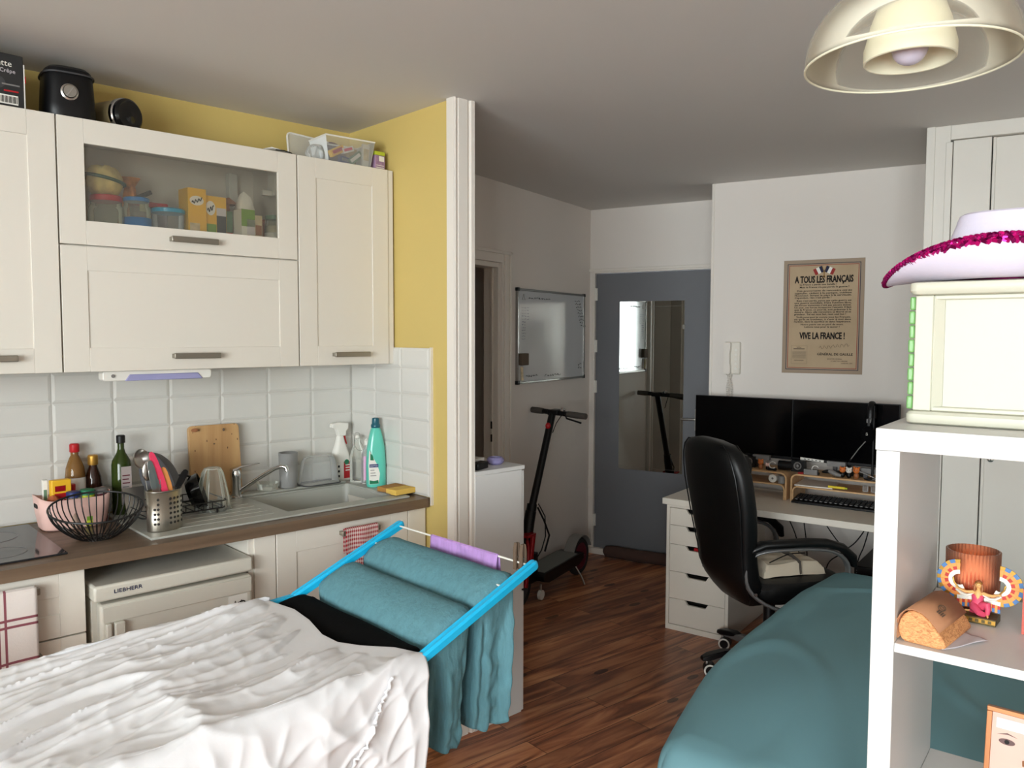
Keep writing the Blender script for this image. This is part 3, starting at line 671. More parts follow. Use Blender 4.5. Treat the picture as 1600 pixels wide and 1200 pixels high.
mb = MB(); mb.box(-.026, .026, -.03, .03, .0625, .078, 'lime_top'); mb.build('lime_top', t_, bevel=.001)
# ================================================================== base units
ZW0, ZW1, YW = .922, .960, 2.624
SX0, SX1, SY0, SY1 = 1.41, 1.885, 2.745, 3.10      # bowl opening
t_ = thing('worktop', 'brown wood-look kitchen worktop running under the tiles', 'worktop', (0, 0, 0))
mb = MB()
for x0, x1, y0, y1 in ((-.9, SX0, YW, TY-.002), (SX1, XS-.002, YW, TY-.002), (SX0, SX1, YW, SY0), (SX0, SX1, SY1, TY-.002)): mb.box(x0, x1, y0, y1, ZW0, ZW1, 'worktop_wood')
mb.build('worktop_slab', t_)
hb = thing('hob', 'black glass cooking hob at the left end of the worktop', 'hob', (0, 0, 0)); mb = MB(); mb.box(.06, .652, 2.69, 3.19, ZW1, ZW1+.006, 'hob_glass'); mb.build('glass_plate', hb, bevel=.002)
mb = MB()
for x, y, r_ in ((.22, 2.83, .09), (.50, 2.82, .07), (.22, 3.06, .07), (.50, 3.05, .09)): mb.tube([(x+r_*cos(2*pi*i/40), y+r_*sin(2*pi*i/40), ZW1+.0062) for i in range(40)], .0012, 'mid_grey', 4, True)
mb.build('cooking_zone_rings', hb)
# sink
sk = thing('kitchen_sink', 'grey composite sink with draining board set in the worktop', 'sink', (0, 0, 0))
mb = MB(); zt = ZW1+.008
X0, X1, Y0_, Y1_ = .895, 1.925, 2.683, 3.165
for x0, x1, y0, y1 in ((X0, SX0+.004, Y0_, Y1_), (SX1-.004, X1, Y0_, Y1_), (SX0, SX1, Y0_, SY0+.004), (SX0, SX1, SY1-.004, Y1_)): mb.box(x0, x1, y0, y1, ZW1, zt, 'sink_grey')
mb.build('rim', sk, bevel=.002)
mb = MB()
bp = [rrect(SX1-SX0-2*i_, SY1-SY0-2*i_, .03) for i_ in (0, .006, .016, .05, .15)]; zz = (zt-.001, zt-.02, ZW1-.15, ZW1-.18, ZW1-.185)
mb.loft([[((SX0+SX1)/2+x, (SY0+SY1)/2+y, z) for x, y in b_] for b_, z in zip(bp, zz)], 'sink_grey', caps=False)
q = [((SX0+SX1)/2+x, (SY0+SY1)/2+y, zz[-1]) for x, y in bp[-1]]; mb.add(q, [tuple(range(len(q)))], 'sink_grey'); mb.build('bowl', sk)
mb = MB()
for i in range(7): mb.tube([(.97, 2.76+.055*i, zt+.0002), (1.36, 2.76+.055*i, zt+.0002)], .003, 'sink_grey', 6, flat=.5)
mb.build('drainer_ribs', sk)
mb = MB(); mb.box(SX0-.10, SX1, SY1+.012, Y1_-.001, zt, zt+.010, 'sink_grey'); mb.build('tap_ledge', sk, bevel=.003)
# base cabinets
GB = 'base cabinets'
b1 = thing('base_cabinet', 'white drawer base cabinet left of the fridge with a towel on it', 'cabinet', (0, 0, 0), 0, GB)
mb = MB(); mb.box(.09, .688, 2.672, TY-.03, .10, ZW0-.001, 'cream_lacquer'); mb.box(.09, .688, 2.70, 3.1, 0, .10, 'cream_lacquer'); mb.build('body', b1, bevel=.001)
for z0, z1 in ((.722, .915), (.415, .717), (.105, .410)):
    mb = MB(); shaker(mb, .092, .686, z0, z1, 2.65, rail=.07); d = mb.build('drawer', b1, bevel=.0012); bar_handle(d, .41, z1-.035, 2.65, .30)
b2 = thing('sink_cabinet', 'white sink base cabinet right of the fridge with a tea towel on its handle', 'cabinet', (0, 0, 0), 0, GB)
mb = MB(); mb.box(1.212, 1.232, 2.66, TY-.03, 0, ZW0-.001, 'cream_lacquer'); mb.box(1.232, 1.312, 2.652, 2.672, .10, ZW0-.003, 'cream_lacquer'); mb.box(1.318, 1.338, 2.672, TY-.03, .1, ZW0-.001, 'cream_lacquer'); mb.box(1.872, 1.89, 2.672, TY-.03, .1, ZW0-.001, 'cream_lacquer')
mb.box(1.338, 1.872, 2.672, TY-.03, .1, .118, 'cream_lacquer'); mb.box(1.32, 1.89, 2.71, 2.73, 0, .1, 'cream_lacquer'); mb.build('body', b2, bevel=.001)
mb = MB(); shaker(mb, 1.316, 1.888, .105, .915, 2.65); d = mb.build('door', b2, bevel=.0012); bar_handle(d, 1.655, .878, 2.65, .17)
mb = MB(); mb.box(1.892, XS-.001, 2.652, 2.672, 0, ZW0-.003, 'cream_lacquer'); mb.box(1.90, 1.92, 2.672, TY-.03, 0, ZW0-.003, 'cream_lacquer'); mb.build('end_panel', b2, bevel=.0012)
# fridge
f_ = thing('fridge', 'white under-counter fridge with blue lettering and paper notes', 'fridge', (0, 0, 0))
mb = MB(); mb.box(.704, 1.206, 2.665, 3.17, .01, .81, 'fridge_white'); mb.build('body', f_, bevel=.004)
mb = MB(); mb.box(.701, 1.209, 2.615, 3.18, .812, .862, 'fridge_white'); mb.build('top', f_, bevel=.008, seg=3)
mb = MB(); mb.box(.716, 1.204, 2.612, 2.66, .06, .802, 'fridge_white'); fd = mb.build('door', f_, bevel=.010, seg=3)
mb = MB(); mb.box(.722, 1.20, 2.607, 2.6125, .745, .796, 'fridge_white'); mb.build('door_trim', fd, bevel=.002)
mb = MB(); mb.box(.728, .745, 2.595, 2.612, .56, .745, 'fridge_white'); mb.box(.752, .783, 2.592, 2.612, .50, .765-.02, 'fridge_white'); mb.build('handle', fd, bevel=.004)
merge_text([('LIEBHERR', .0165, 'navy', .757, 2.6145, .833, 'LEFT', .083), ('LIEBHERR', .0165, 'navy', .7575, 2.6145, .8333, 'LEFT', .083), ('LIEBHERR', .0165, 'navy', .7578, 2.6145, .8322, 'LEFT', .083)], f_)
mb = MB(); mb.box(1.02, 1.10, 2.6105, 2.612, .56, .68, 'label_white'); nt = tag(mb.build('fridge_note', smooth=False, loc=(.004, 0, .030)), 'white paper note with a bow drawing on the fridge door', 'note')
mb = MB(); mb.tube([(1.055+.022*sin(2*q)*1, 2.6095, .655+.013*sin(q)) for q in [2*pi*i/40 for i in range(40)]], .0016, 'ink', 5, True); mb.tube([(1.055, 2.6095, .655), (1.045, 2.6095, .63)], .0014, 'ink', 5); mb.tube([(1.025, 2.6095, .575), (1.025, 2.6095, .665), (1.04, 2.6095, .672)], .0012, 'ink', 5); mb.build('ink_drawing', nt)
mb = MB(); mb.box(1.118, 1.185, 2.6105, 2.612, .64, .715, 'label_white', None); nt = tag(mb.build('fridge_note', smooth=False, loc=(.0, 0, .026)), 'white paper note with a bird drawing, topmost on the fridge door', 'note')
mb = MB()
for k in range(5): mb.tube([(1.125+.010*k, 2.6095, .668), (1.130+.011*k, 2.6095, .690+.006*(k % 2)), (1.14+.010*k, 2.6095, .672)], .0014, 'ink', 5)
mb.tube([(1.165+.012*cos(q), 2.6095, .683+.009*sin(q)) for q in [2*pi*i/16 for i in range(16)]], .002, 'ink', 5, True); mb.build('ink_drawing', nt)
mb = MB(); 
for s, x in ((1, 0), (.8, .022)): mb.prism([(.885+x+.010*cos(q)+.015*cos(2*q)*0, .640+x*.4+.022*s*sin(q)) for q in [2*pi*i/20 for i in range(20)]], 2.606, 2.612, 'navy')
mb.box(.87, .92, 2.607, 2.612, .615, .635, 'teal_cap', TM(0, 0, 0)); tag(mb.build('fridge_magnet', bevel=.001, loc=(0, 0, .034)), 'dark blue magnet low on the fridge door', 'magnet')
# towels on the handles
def hung_towel(label, name, x0, x1, z0, zt_, y, m, group=None, seed=0, slant=0, back=.10):
    t_ = None
    def f(u, v_):
        x = x0+(x1-x0)*u; Lf = zt_-z0; tot = Lf+back+.03; s = v_*tot
        wv_ = .0035*sin(u*9+seed)*min(1, s/.1)
        if s < Lf: return (x+slant*(Lf-s)*.3, y-.016+wv_-.004*(1-s/Lf), z0+s+.006*sin(u*6+seed)*(1-s/Lf))
        s -= Lf
        if s < .03: q = pi*s/.03; return (x, y-.006-.010*cos(q)+wv_*.5, zt_+.008*sin(q))
        s -= .03; return (x, y+.004, zt_-s)
    mb = MB(); mb.grid(f, 30, 60, m); return tag(mb.build(name, solid=.0025), label, 'towel', group)
hung_towel('red and white gingham tea towel hanging from the sink cabinet handle', 'tea_towel', 1.577, 1.722, .735, .891, 2.625, 'gingham', back=.09)
hung_towel('white tea towel with red plaid lines hanging left of the fridge', 'tea_towel', .30, .548, .50, .893, 2.625, 'plaid_towel', seed=2, back=.12)

# ================================================================== on the worktop
ZK = ZW1+.0005; ZS = zt+.0005
def bottle(name, label, x, y, prof, body, cap, lab=None, z=ZK, cat='bottle', n=28, az=0, sy=1, labz=None, labr=1.01, liquid=None):
    t_ = thing(name, label, cat, (x, y, z), az); mb = MB(); mb.lathe(prof, body, n=n, sy=sy); mb.build('body', t_)
    if cap: mb = MB(); mb.lathe(cap[1], cap[0], n=n); mb.build('cap', t_, bevel=.0006)
    if lab:
        r_ = max(p[0] for p in prof)*labr; a0, a1 = labz[2:4] if labz and len(labz) > 2 else (-80, 80)
        mb = MB(); mb.grid(lambda u, v_: (r_*sin(R(a0+(a1-a0)*u)), -r_*sy*cos(R(a0+(a1-a0)*u)), labz[0]+(labz[1]-labz[0])*v_), 16, 1, lab); mb.build('label', t_)
    if liquid: mb = MB(); mb.lathe(liquid[1], liquid[0], n=n, sy=sy); mb.build('liquid', t_)
    return t_
# pink storage basket with condiments
pb = thing('pink_basket', 'pale pink plastic basket holding spices behind the black wire bowl', 'basket', (.766, 3.085, ZK), 0)
mb = MB(); rings = []
for z, wx, wy in ((0, .19, .115), (.008, .20, .125), (.06, .215, .14), (.105, .225, .148)):
    rings.append([(x, y, z+(.012*(abs(x)/.11)**6 if z > .1 else 0)) for x, y in rrect(wx, wy, .04, 8)])
mb.loft(rings, 'pink_plastic', caps=False); q = rings[0]; mb.add(q, [tuple(range(len(q)))], 'pink_plastic'); mb.build('basket', pb, solid=.0028)
mb = MB(); mb.prism(rrect(.045, .014, .006), -.001, .001, 'dark_gap', 'x', TM(-.1125, 0, .085)); mb.prism(rrect(.045, .014, .006), -.001, .001, 'dark_gap', 'x', TM(.1125, 0, .085)); mb.build('handle_slot', pb)
def spice(name, label, x, y, w_, d_, h, m, mt, cat='packet', az=0, extra=None):
    t_ = thing(name, label, cat, (x, y, ZK+.004), az); mb = MB(); mb.box(-w_/2, w_/2, -d_/2, d_/2, 0, h, m); mb.build('packet', t_, bevel=.002)
    if mt:
        mb = MB()
        for (x0, x1, z0, z1, mm) in mt: mb.box(x0*w_, x1*w_, -d_/2-.0007, -d_/2, z0*h, z1*h, mm)
        mb.build('printed_front', t_, smooth=False)
    return t_
spice('white_tube', 'narrow white and green packet at the left end of the pink basket', .686, 3.10, .016, .02, .165, 'label_white', [(-.3, .3, .3, .8, 'soft_green_lid')], az=-4)
t_ = spice('stock_cube_box', 'yellow and red stock cube box in the pink basket', .730, 3.085, .062, .03, .163, 'yellow_pack', [(-.38, .42, .42, .72, 'red_plastic'), (-.35, .2, .76, .88, 'red_metal')], az=6)
merge_text([('BEEF', .022, 'label_white', .001, -.0165, .083, 'CENTER', .04)], t_)
t_ = thing('bread_bag', 'small orange brown bag in the left corner of the pink basket', 'bag', (.700, 3.055, ZK+.05)); mb = MB(); mb.grid(crumple(.022, .07, 9), 30, 16, 'terracotta'); mb.build('bag', t_)
def spicejar(label, x, y, r, h, body, lid, hl, lab=None):
    t_ = thing('spice_jar', label, 'jar', (x, y, ZK+.004)); mb = MB(); mb.lathe([(r*.9, 0), (r, .006), (r, h)], body, n=24); mb.build('body', t_)
    mb = MB(); mb.lathe([(r*1.06, h), (r*1.06, h+hl*.9), (r*.95, h+hl)], lid, n=24); mb.build('lid', t_)
    if lab: mb = MB(); mb.grid(lambda u, v_: (r*.8*(u-.5), -r*1.012, .02+(h-.03)*v_), 2, 2, lab); mb.build('label', t_)
spicejar('spice jar with dark blue lid in the pink basket', .758, 3.035, .021, .105, 'jar_glass', 'navy', .02)
spicejar('yellow spice tub with green lid in the pink basket', .803, 3.04, .023, .108, 'lime_pack', 'green_lid', .018, 'green_print')
spicejar('round jar with purple sides and pale lid in the pink basket', .850, 3.06, .024, .105, 'maroon', 'mid_grey', .016)
spicejar('small red capped jar behind the stock cube box', .770, 3.12, .016, .115, 'jar_glass', 'red_plastic', .022)
# bottles behind the basket
bottle('soy_sauce_bottle', 'brown sauce bottle with red cap and white label against the tiles', .802, 3.178, [(.030, 0), (.034, .006), (.034, .15), (.030, .19), (.018, .225), (.013, .235), (.013, .25)], 'brown_glass', ('red_plastic', [(.0155, .246), (.0165, .248), (.0165, .273), (.013, .277)]), 'label_white', labz=(.09, .155), cat='bottle')
bottle('syrup_bottle', 'small dark brown bottle with gold cap against the tiles', .862, 3.178, [(.026, 0), (.029, .006), (.029, .12), (.026, .15), (.014, .188), (.0125, .2)], 'dark_brown_glass', ('gold', [(.0165, .193), (.0175, .197), (.0175, .226), (.014, .230)]))
t_ = bottle('olive_oil_bottle', 'tall square dark green oil bottle with black cap and pale label', .948, 3.14, [(.030, 0), (.034, .004), (.034, .190), (.031, .205), (.015, .235), (.0115, .25), (.0115, .272)], 'green_glass', ('black_plastic', [(.0155, .270), (.0155, .296), (.0125, .299)]))
mb = MB(); mb.box(-.012, .024, -.0352, -.0345, .045, .185, 'label_mauve')
for i in range(7): mb.box(-.008, .018-.004*(i % 2), -.0357, -.0351, .150-.014*i, .1545-.014*i, 'maroon' if i < 3 else 'mid_grey')
mb.build('label', t_, smooth=False)
# black wire bowl
wb = thing('wire_bowl', 'empty black wire fruit bowl at the front edge of the worktop', 'bowl', (.775, 2.835, ZK), 8)
def wrad(z): return .046+.093*sin(pi/2*min(1, max(0, z)/.105))**.75
def rimz(q): return .104+.026*sin(q+.35)
mb = MB(); nb = 38
mb.tube([(wrad(rimz(2*pi*i/60))*cos(2*pi*i/60), wrad(rimz(2*pi*i/60))*sin(2*pi*i/60), rimz(2*pi*i/60)) for i in range(60)], .0034, 'black_wire', 8, True); mb.build('rim', wb)
mb = MB()
for i in range(nb):
    q = 2*pi*i/nb; H = rimz(q); mb.tube([(wrad(max(H*(k_/9)**1.6, .0))*cos(q) if k_ else .046*cos(q), wrad(H*(k_/9)**1.6)*sin(q) if k_ else .046*sin(q), .0022+H*(k_/9)**1.6-(.002 if k_ == 9 else 0)) for k_ in range(10)], .0021, 'black_wire', 6)
for rr in (.048, .03, .012): mb.tube([(rr*cos(2*pi*i/30), rr*sin(2*pi*i/30), .0022) for i in range(30)], .0018, 'black_wire', 6, True)
for i in range(6): mb.tube([(0, 0, .0022), (.048*cos(pi*i/3), .048*sin(pi*i/3), .0022)], .0015, 'black_wire', 6)
mb.build('wire_cage', wb)
# dish rack with pan, plates, board-like things
dr_ = thing('dish_rack', 'dark wire dish rack standing on the draining board', 'rack', (1.09, 3.0, ZS))
mb = MB(); q = rrect(.30, .20, .02)
mb.tube([(x, y, .018) for x, y in q], .0028, 'black_wire', 6, True); mb.tube([(x, y, .045) for x, y in rrect(.31, .21, .02)], .0022, 'black_wire', 6, True)
for i in range(9):
    x = -.13+.0325*i; mb.tube([(x, -.103, .045), (x, -.10, .018), (x, .10, .018), (x, .103, .045)], .0018, 'black_wire', 6)
for x in (-.12, .12):
    for y in (-.09, .09): mb.tube([(x, y, .018), (x, y, 0)], .0035, 'black_wire', 6)
mb.build('wire_frame', dr_)
t_ = thing('frying_pan', 'round dark grey frying pan propped upright in the dish rack', 'pan', (1.052, 2.995, ZS+.016), 30)
M_ = TM(0, 0, .118, ry=104, rz=160)
mb = MB(); mb.lathe([(.0, -.012), (.085, -.012), (.10, .0), (.118, .03), (.115, .03), (.097, .003), (.083, -.008), (0, -.008)], 'pan_grey', M=M_, n=44); mb.build('pan', t_)
mb = MB(); mb.tube([M_ @ V((.115, 0, .025)), M_ @ V((.16, 0, .035)), M_ @ V((.19, .0, .04))], .009, 'black_plastic', 8); 
t_ = thing('saucepan_lid', 'black rounded pan standing on its side in the dish rack', 'pan', (1.155, 2.96, ZS+.012), -25)
mb = MB(); M_ = TM(0, 0, .068, rx=0, ry=72); mb.lathe([(.0, -.03), (.045, -.03), (.060, -.015), (.066, .02), (.063, .02), (.055, -.012), (.04, -.026), (0, -.026)], 'black_gloss', M=M_, n=36); mb.build('pan', t_)
mb = MB(); mb.tube([(.0, .0, .115), (-.045, -.01, .135), (-.09, -.02, .128)], .007, 'black_plastic', 8, flat=.6); mb.build('handle', t_)
t_ = thing('grater', 'flat grey metal grater leaning in the dish rack behind the cutlery', 'grater', (.955, 3.0, ZS+.010), 10)
mb = MB(); mb.prism([(-.035, 0), (.03, 0), (.038, .105), (-.042, .105)], -.002, .002, 'steel', 'y', TM(rx=-12)); mb.build('plate', t_)
t_ = thing('ladle', 'steel ladle with its round bowl up among the drying cutlery', 'ladle', (.955, 2.84, ZS+.004), 0)
mb = MB(); mb.tube([(.0, 0, .01), (-.02, .0, .15), (-.03, 0, .20)], .0035, 'steel', 8, flat=.5); mb.build('handle', t_)
mb = MB(); M_ = TM(-.035, 0, .232, rx=70, rz=15); mb.lathe([(.004, -.018), (.02, -.015), (.031, -.002), (.036, .012), (.034, .012), (.029, -.001), (.018, -.012), (.003, -.015)], 'steel', M=M_, n=32, sx=.85); mb.build('bowl', t_)
# cutlery holder
ch = thing('cutlery_holder', 'perforated brushed steel cutlery holder on the draining board', 'holder', (.975, 2.785, ZS), 12)
mb = MB(); rx_, ry_ = .060, .040
mb.lathe([(.985, 0), (1, .003), (1, .135)], 'brushed_steel', n=48, M=Matrix.Diagonal((rx_, ry_, 1, 1)), caps=False); mb.prism([(rx_*.98*cos(2*pi*i/40), ry_*.98*sin(2*pi*i/40)) for i in range(40)], .001, .004, 'brushed_steel', 'z'); mb.build('cup', ch, solid=.0014)
mb = MB(); mb.tube([(rx_*cos(2*pi*i/48), ry_*sin(2*pi*i/48), .135) for i in range(48)], .0016, 'steel', 6, True); mb.build('rim', ch)
mb = MB()
for cc in (-62, -50, -10, 4, 18, 40):
    for r_ in range(6):
        if cc in (-62,) and r_ > 3: continue
        q = R(cc-90+8); p = V((rx_*1.015*cos(q), ry_*1.015*sin(q), .027+.0165*r_)); nrm = V((cos(q)/rx_, sin(q)/ry_, 0)).normalized()
        mb.cyl(p-nrm*.0006, p+nrm*.0010, .0046, 'dark_gap', n=10)
mb.build('holes', ch)
CL = (.975, 2.785)
def utensil(name, label, pts, head, cat, m='steel'):
    t_ = thing(name, label, cat, (CL[0], CL[1], ZS+.006)); mb = MB(); mb.tube(pts, .0032, m, 8, flat=.6); mb.build('shaft', t_)
    mb = MB(); head(mb); mb.build('head', t_, bevel=.0006); return t_
def blade(mb, base, tip, w_, m, th=.0015):
    b, t2 = V(base), V(tip); d = (t2-b); s = V((1, 0, 0)) if abs(d.x) < abs(d.z) else V((0, 1, 0)); s = (s-d.normalized()*s.dot(d.normalized())).normalized(); n_ = d.cross(s).normalized()
    pr = [(0, .35), (.15, .8), (.45, 1), (.8, .95), (.95, .7), (1, .3)]
    rings = [[b+d*q+s*w_*k_+n_*th, b+d*q-s*w_*k_+n_*th, b+d*q-s*w_*k_-n_*th, b+d*q+s*w_*k_-n_*th] for q, k_ in pr]; mb.loft(rings, m)
utensil('spatula', 'bright pink silicone spatula standing in the cutlery holder', [(.02, 0, .01), (.0, .0, .12), (-.012, 0, .16)], lambda m_: blade(m_, (.014, 0, .09), (-.042, -.004, .262), .0125, 'pink_silicone', .003), 'spatula', 'pink_silicone')
utensil('wooden_spatula', 'pale orange spatula right of the pink one in the cutlery holder', [(.035, .0, .01), (.022, .0, .12)], lambda m_: blade(m_, (.026, .002, .10), (-.002, .004, .205), .012, 'orange_handle', .0025), 'spatula', 'orange_handle')
utensil('knife', 'broad steel knife blade leaning left in the cutlery holder', [(-.01, .0, .01), (-.02, 0, .1)], lambda m_: blade(m_, (-.015, -.004, .09), (-.05, -.01, .235), .012, 'steel', .001), 'knife')
utensil('table_knife', 'narrow steel knife upright at the left of the cutlery holder', [(-.03, -.01, .01), (-.032, -.01, .12)], lambda m_: blade(m_, (-.030, -.01, .11), (-.048, -.012, .205), .009, 'steel', .001), 'knife')
def fork(mb):
    mb.box(-.009, .009, -.001, .001, .135, .150, 'steel', TM(-.012, -.004, 0, ry=-3))
    for i in range(4): mb.box(-.009+.0052*i, -.0066+.0052*i, -.0008, .0008, .15, .18, 'steel', TM(-.012, -.004, 0, ry=-3))
utensil('fork', 'steel fork with its prongs up in the cutlery holder', [(.0, -.004, .01), (-.018, -.004, .138)], fork, 'fork')
utensil('serving_spoon', 'flat steel serving spoon behind the knives in the cutlery holder', [(-.0, .015, .01), (-.03, .018, .15)], lambda m_: m_.ball((-.045, .02, .195), (.019, .007, .034), 'steel', 20), 'spoon')
utensil('black_spatula', 'black utensil leaning right out of the cutlery holder', [(.02, .01, .01), (.045, .012, .13)], lambda m_: blade(m_, (.044, .012, .12), (.085, .02, .185), .012, 'black_plastic', .002), 'spatula', 'black_plastic')
# cutting board
t_ = thing('cutting_board', 'pale wooden cutting board leaning on the tiles behind the draining board', 'board', (1.314, 3.160, ZW1+.001), -2)
mb = MB(); mb.prism(rrect(.205, .305, .018, 5), -.009, .009, 'board_wood', 'y', TM(0, .012, .1535, rx=-6)); mb.build('board', t_, bevel=.002)
mb = MB(); mb.ball((-.082, .0165, .291), (.014, .0012, .008), 'brown_card', 14); mb.ball((.034, .0165, .285), (.005, .001, .007), 'peg_wood', 12); mb.ball((-.008, .010, .231), (.004, .001, .003), 'peg_wood', 12); mb.build('knots', t_, loc=(0, -.012, 0))
# upside-down glass tumbler jug
t_ = thing('glass_jug', 'ribbed clear glass upturned on the draining board before the cutting board', 'glass', (1.222, 2.975, ZS), 0)
mb = MB(); rings = []
for z, r_ in ((0, .062), (.05, .056), (.10, .046), (.14, .037), (.156, .030), (.16, .02)):
    rings.append([(r_*(1+.065*cos(9*q)*(1 if z < .15 else 0))*cos(q), r_*(1+.065*cos(9*q)*(1 if z < .15 else 0))*sin(q), z) for q in [2*pi*i/72 for i in range(72)]])
mb.loft(rings, 'clear_glass', caps=False); mb.add(rings[-1], [tuple(range(72))], 'clear_glass'); mb.build('glass', t_, solid=.003)
# tap
tp = thing('kitchen_tap', 'chrome mixer tap with a long angled spout at the sink', 'tap', (1.378, 3.125, ZS+.0))
mb = MB(); mb.lathe([(.027, 0), (.027, .006), (.021, .010), (.020, .075), (.0215, .08), (.0215, .10), (.019, .112), (.01, .118)], 'chrome', n=32); mb.build('body', tp)
mb = MB(); mb.loft([[(x, y, z) for x, y, z in ((-.020, -.016, .108), (-.020, .016, .108), (-.018, .016, .120), (-.018, -.016, .120))], [(.02, -.013, .122), (.02, .013, .122), (.02, .012, .130), (.02, -.012, .130)], [(.095, -.022, .131), (.095, .000, .131), (.095, .0, .136), (.095, -.022, .136)]], 'chrome'); mb.build('lever', tp, bevel=.003, seg=3)
mb = MB(); mb.tube([(.012, -.010, .026), (.045, -.045, .060), (.085, -.088, .098), (.112, -.118, .122), (.130, -.137, .131), (.143, -.150, .128), (.147, -.155, .112)], .0088, 'chrome', 14); mb.build('spout', tp)
# objects behind the bowl
ZL = ZS+.0105
t_ = thing('grey_tumbler', 'tall translucent grey tumbler behind the sink', 'tumbler', (1.615, 3.135, ZL))
mb = MB(); mb.lathe([(.033, 0), (.035, .004), (.040, .150)], 'tumbler_grey', n=32, caps=False); mb.lathe([(.0, .001), (.034, .001)], 'tumbler_grey', n=32, caps=False); mb.build('tumbler', t_, solid=.0015)
t_ = thing('plastic_container', 'clear plastic food container turned upside down behind the sink', 'container', (1.757, 3.130, ZL), 0)
mb = MB(); r_ = [[(x, y, z) for x, y in rrect(w_, d_, rr, 7)] for z, w_, d_, rr in ((0, .175, .10, .03), (.006, .172, .098, .03), (.10, .150, .085, .035), (.118, .13, .07, .033), (.122, .10, .045, .022))]
mb.loft(r_, 'clear_tub', caps=False); mb.add(r_[-1], [tuple(range(len(r_[-1])))], 'clear_tub'); mb.build('container', t_)
mb = MB(); mb.tube([(x, y, .002) for x, y in rrect(.18, .106, .03, 7)], .0028, 'dark_grey', 6, True); mb.build('rim', t_)
# white glued residue? low clear dish left of the tumbler
t_ = thing('glass_dish', 'low clear dish lying behind the tap by the tiles', 'dish', (1.525, 3.145, ZL)); mb = MB(); mb.lathe([(.0, .002), (.040, .002), (.048, .03), (.046, .03), (.038, .005)], 'clear_glass', n=36, sx=1, caps=False); mb.build('dish', t_)
# spray bottle
t_ = thing('spray_bottle', 'white and red cleaning spray bottle in the corner behind the sink', 'bottle', (1.898, 3.178, ZS), 0)
mb = MB(); rings = []
for z, wx, wy in ((0, .082, .044), (.006, .088, .048), (.10, .086, .048), (.13, .076, .044), (.165, .05, .036), (.195, .034, .03), (.205, .028, .026)): rings.append([(x+(.0 if z < .12 else -.004), y, z) for x, y in rrect(wx, wy, min(wx, wy)*.42, 5)])
mb.loft(rings, 'label_white'); mb.build('body', t_)
mb = MB(); mb.box(.0, .042, -.0255, -.0243, .012, .088, 'red_plastic'); mb.box(-.036, -.016, -.0255, -.0243, .01, .09, 'paper_white')
for i in range(3): mb.box(-.031, -.022, -.0262, -.0254, .02+.022*i, .03+.022*i, 'ink')
for i in range(3): mb.box(.008, .036, -.0262, -.0254, .046+.012*i, .051+.012*i, 'label_white')
mb.prism([(.014+.012*cos(2*pi*i/20), .086+.012*sin(2*pi*i/20)) for i in range(20)], -.0262, -.0254, 'green_lid'); mb.build('label', t_, smooth=False)
mb = MB(); mb.prism([(-.016, .204), (.02, .204), (.022, .225), (.034, .235), (.034, .262), (-.02, .268), (-.048, .262), (-.052, .244), (-.03, .240), (-.022, .225)], -.014, .014, 'label_white'); mb.build('spray_head', t_, bevel=.004)
mb = MB(); mb.tube([(.008, 0, .238), (.016, 0, .215), (.020, 0, .19), (.030, 0, .165)], [.005, .006, .0055, .003], 'red_plastic', 8); mb.build('trigger', t_)
# swing-top bottle
t_ = bottle('swing_top_bottle', 'empty clear swing-top glass bottle between the spray and the teal bottle', 1.928, 3.088, [(.030, 0), (.034, .004), (.034, .11), (.028, .14), (.014, .172), (.012, .19), (.0145, .192), (.0145, .2)], 'clear_glass', ('white_plastic', [(.012, .2), (.013, .206), (.009, .214)]), z=ZS)
mb = MB()
for s in (-1, 1): mb.tube([(s*.0155, 0, .182), (s*.017, -.004, .20), (s*.010, -.0, .222), (0, 0, .224)], .0013, 'steel', 6); mb.tube([(s*.0155, 0, .182), (s*.02, -.012, .168), (s*.016, -.026, .150), (0, -.030, .146)], .0013, 'steel', 6)
mb.build('wire_clasp', t_)
# pink detergent bottle
t_ = bottle('dish_soap_bottle', 'clear bottle with a pink and violet label left of the teal bottle', 1.946, 3.035, [(.026, 0), (.030, .006), (.030, .10), (.026, .135), (.012, .165), (.011, .175)], 'clear_tub', ('white_plastic', [(.012, .172), (.013, .19), (.006, .2)]), 'pink_liquid', z=ZS, sy=.72, labz=(.018, .125, -60, 60))
mb = MB(); mb.box(-.018, .018, -.0232, -.0222, .018, .03, 'navy'); mb.box(-.012, .014, -.0232, -.0222, .10, .118, 'toy_orange'); mb.build('label_print', t_, smooth=False)
# teal cleaner
t_ = thing('cleaner_bottle', 'tall mint green cleaner bottle with dark teal cap in the corner', 'bottle', (1.937, 2.952, ZS), -22)
mb = MB(); rings = []
for z, wx, wy, off in ((0, .078, .05, 0), (.008, .086, .056, 0), (.10, .086, .056, 0), (.17, .078, .052, .0), (.22, .060, .044, .0), (.25, .044, .038, 0), (.262, .03, .03, 0)): rings.append([(x+off, y, z) for x, y in rrect(wx, wy, min(wx, wy)*.46, 6)])
mb.loft(rings, 'mint'); mb.build('body', t_)
mb = MB(); mb.lathe([(.019, .258), (.0205, .262), (.0205, .270), (.0165, .276), (.0155, .298), (.013, .301)], 'teal_cap', n=28); mb.build('cap', t_)
mb = MB(); mb.prism([(-.036, .015), (.006, .015), (.012, .06), (.0, .10), (-.020, .135), (-.034, .165), (-.038, .10)], -.0288, -.0278, 'label_white'); mb.box(-.034, .005, -.0294, -.0286, .088, .102, 'navy'); mb.prism([(-.034, .016), (.006, .016), (.004, .032), (-.015, .028), (-.034, .033)], -.0294, -.0286, 'green_lid')
for i in range(3): mb.box(-.03, -.004-.004*i, -.0294, -.0286, .05+.012*i, .053+.012*i, 'mid_grey')
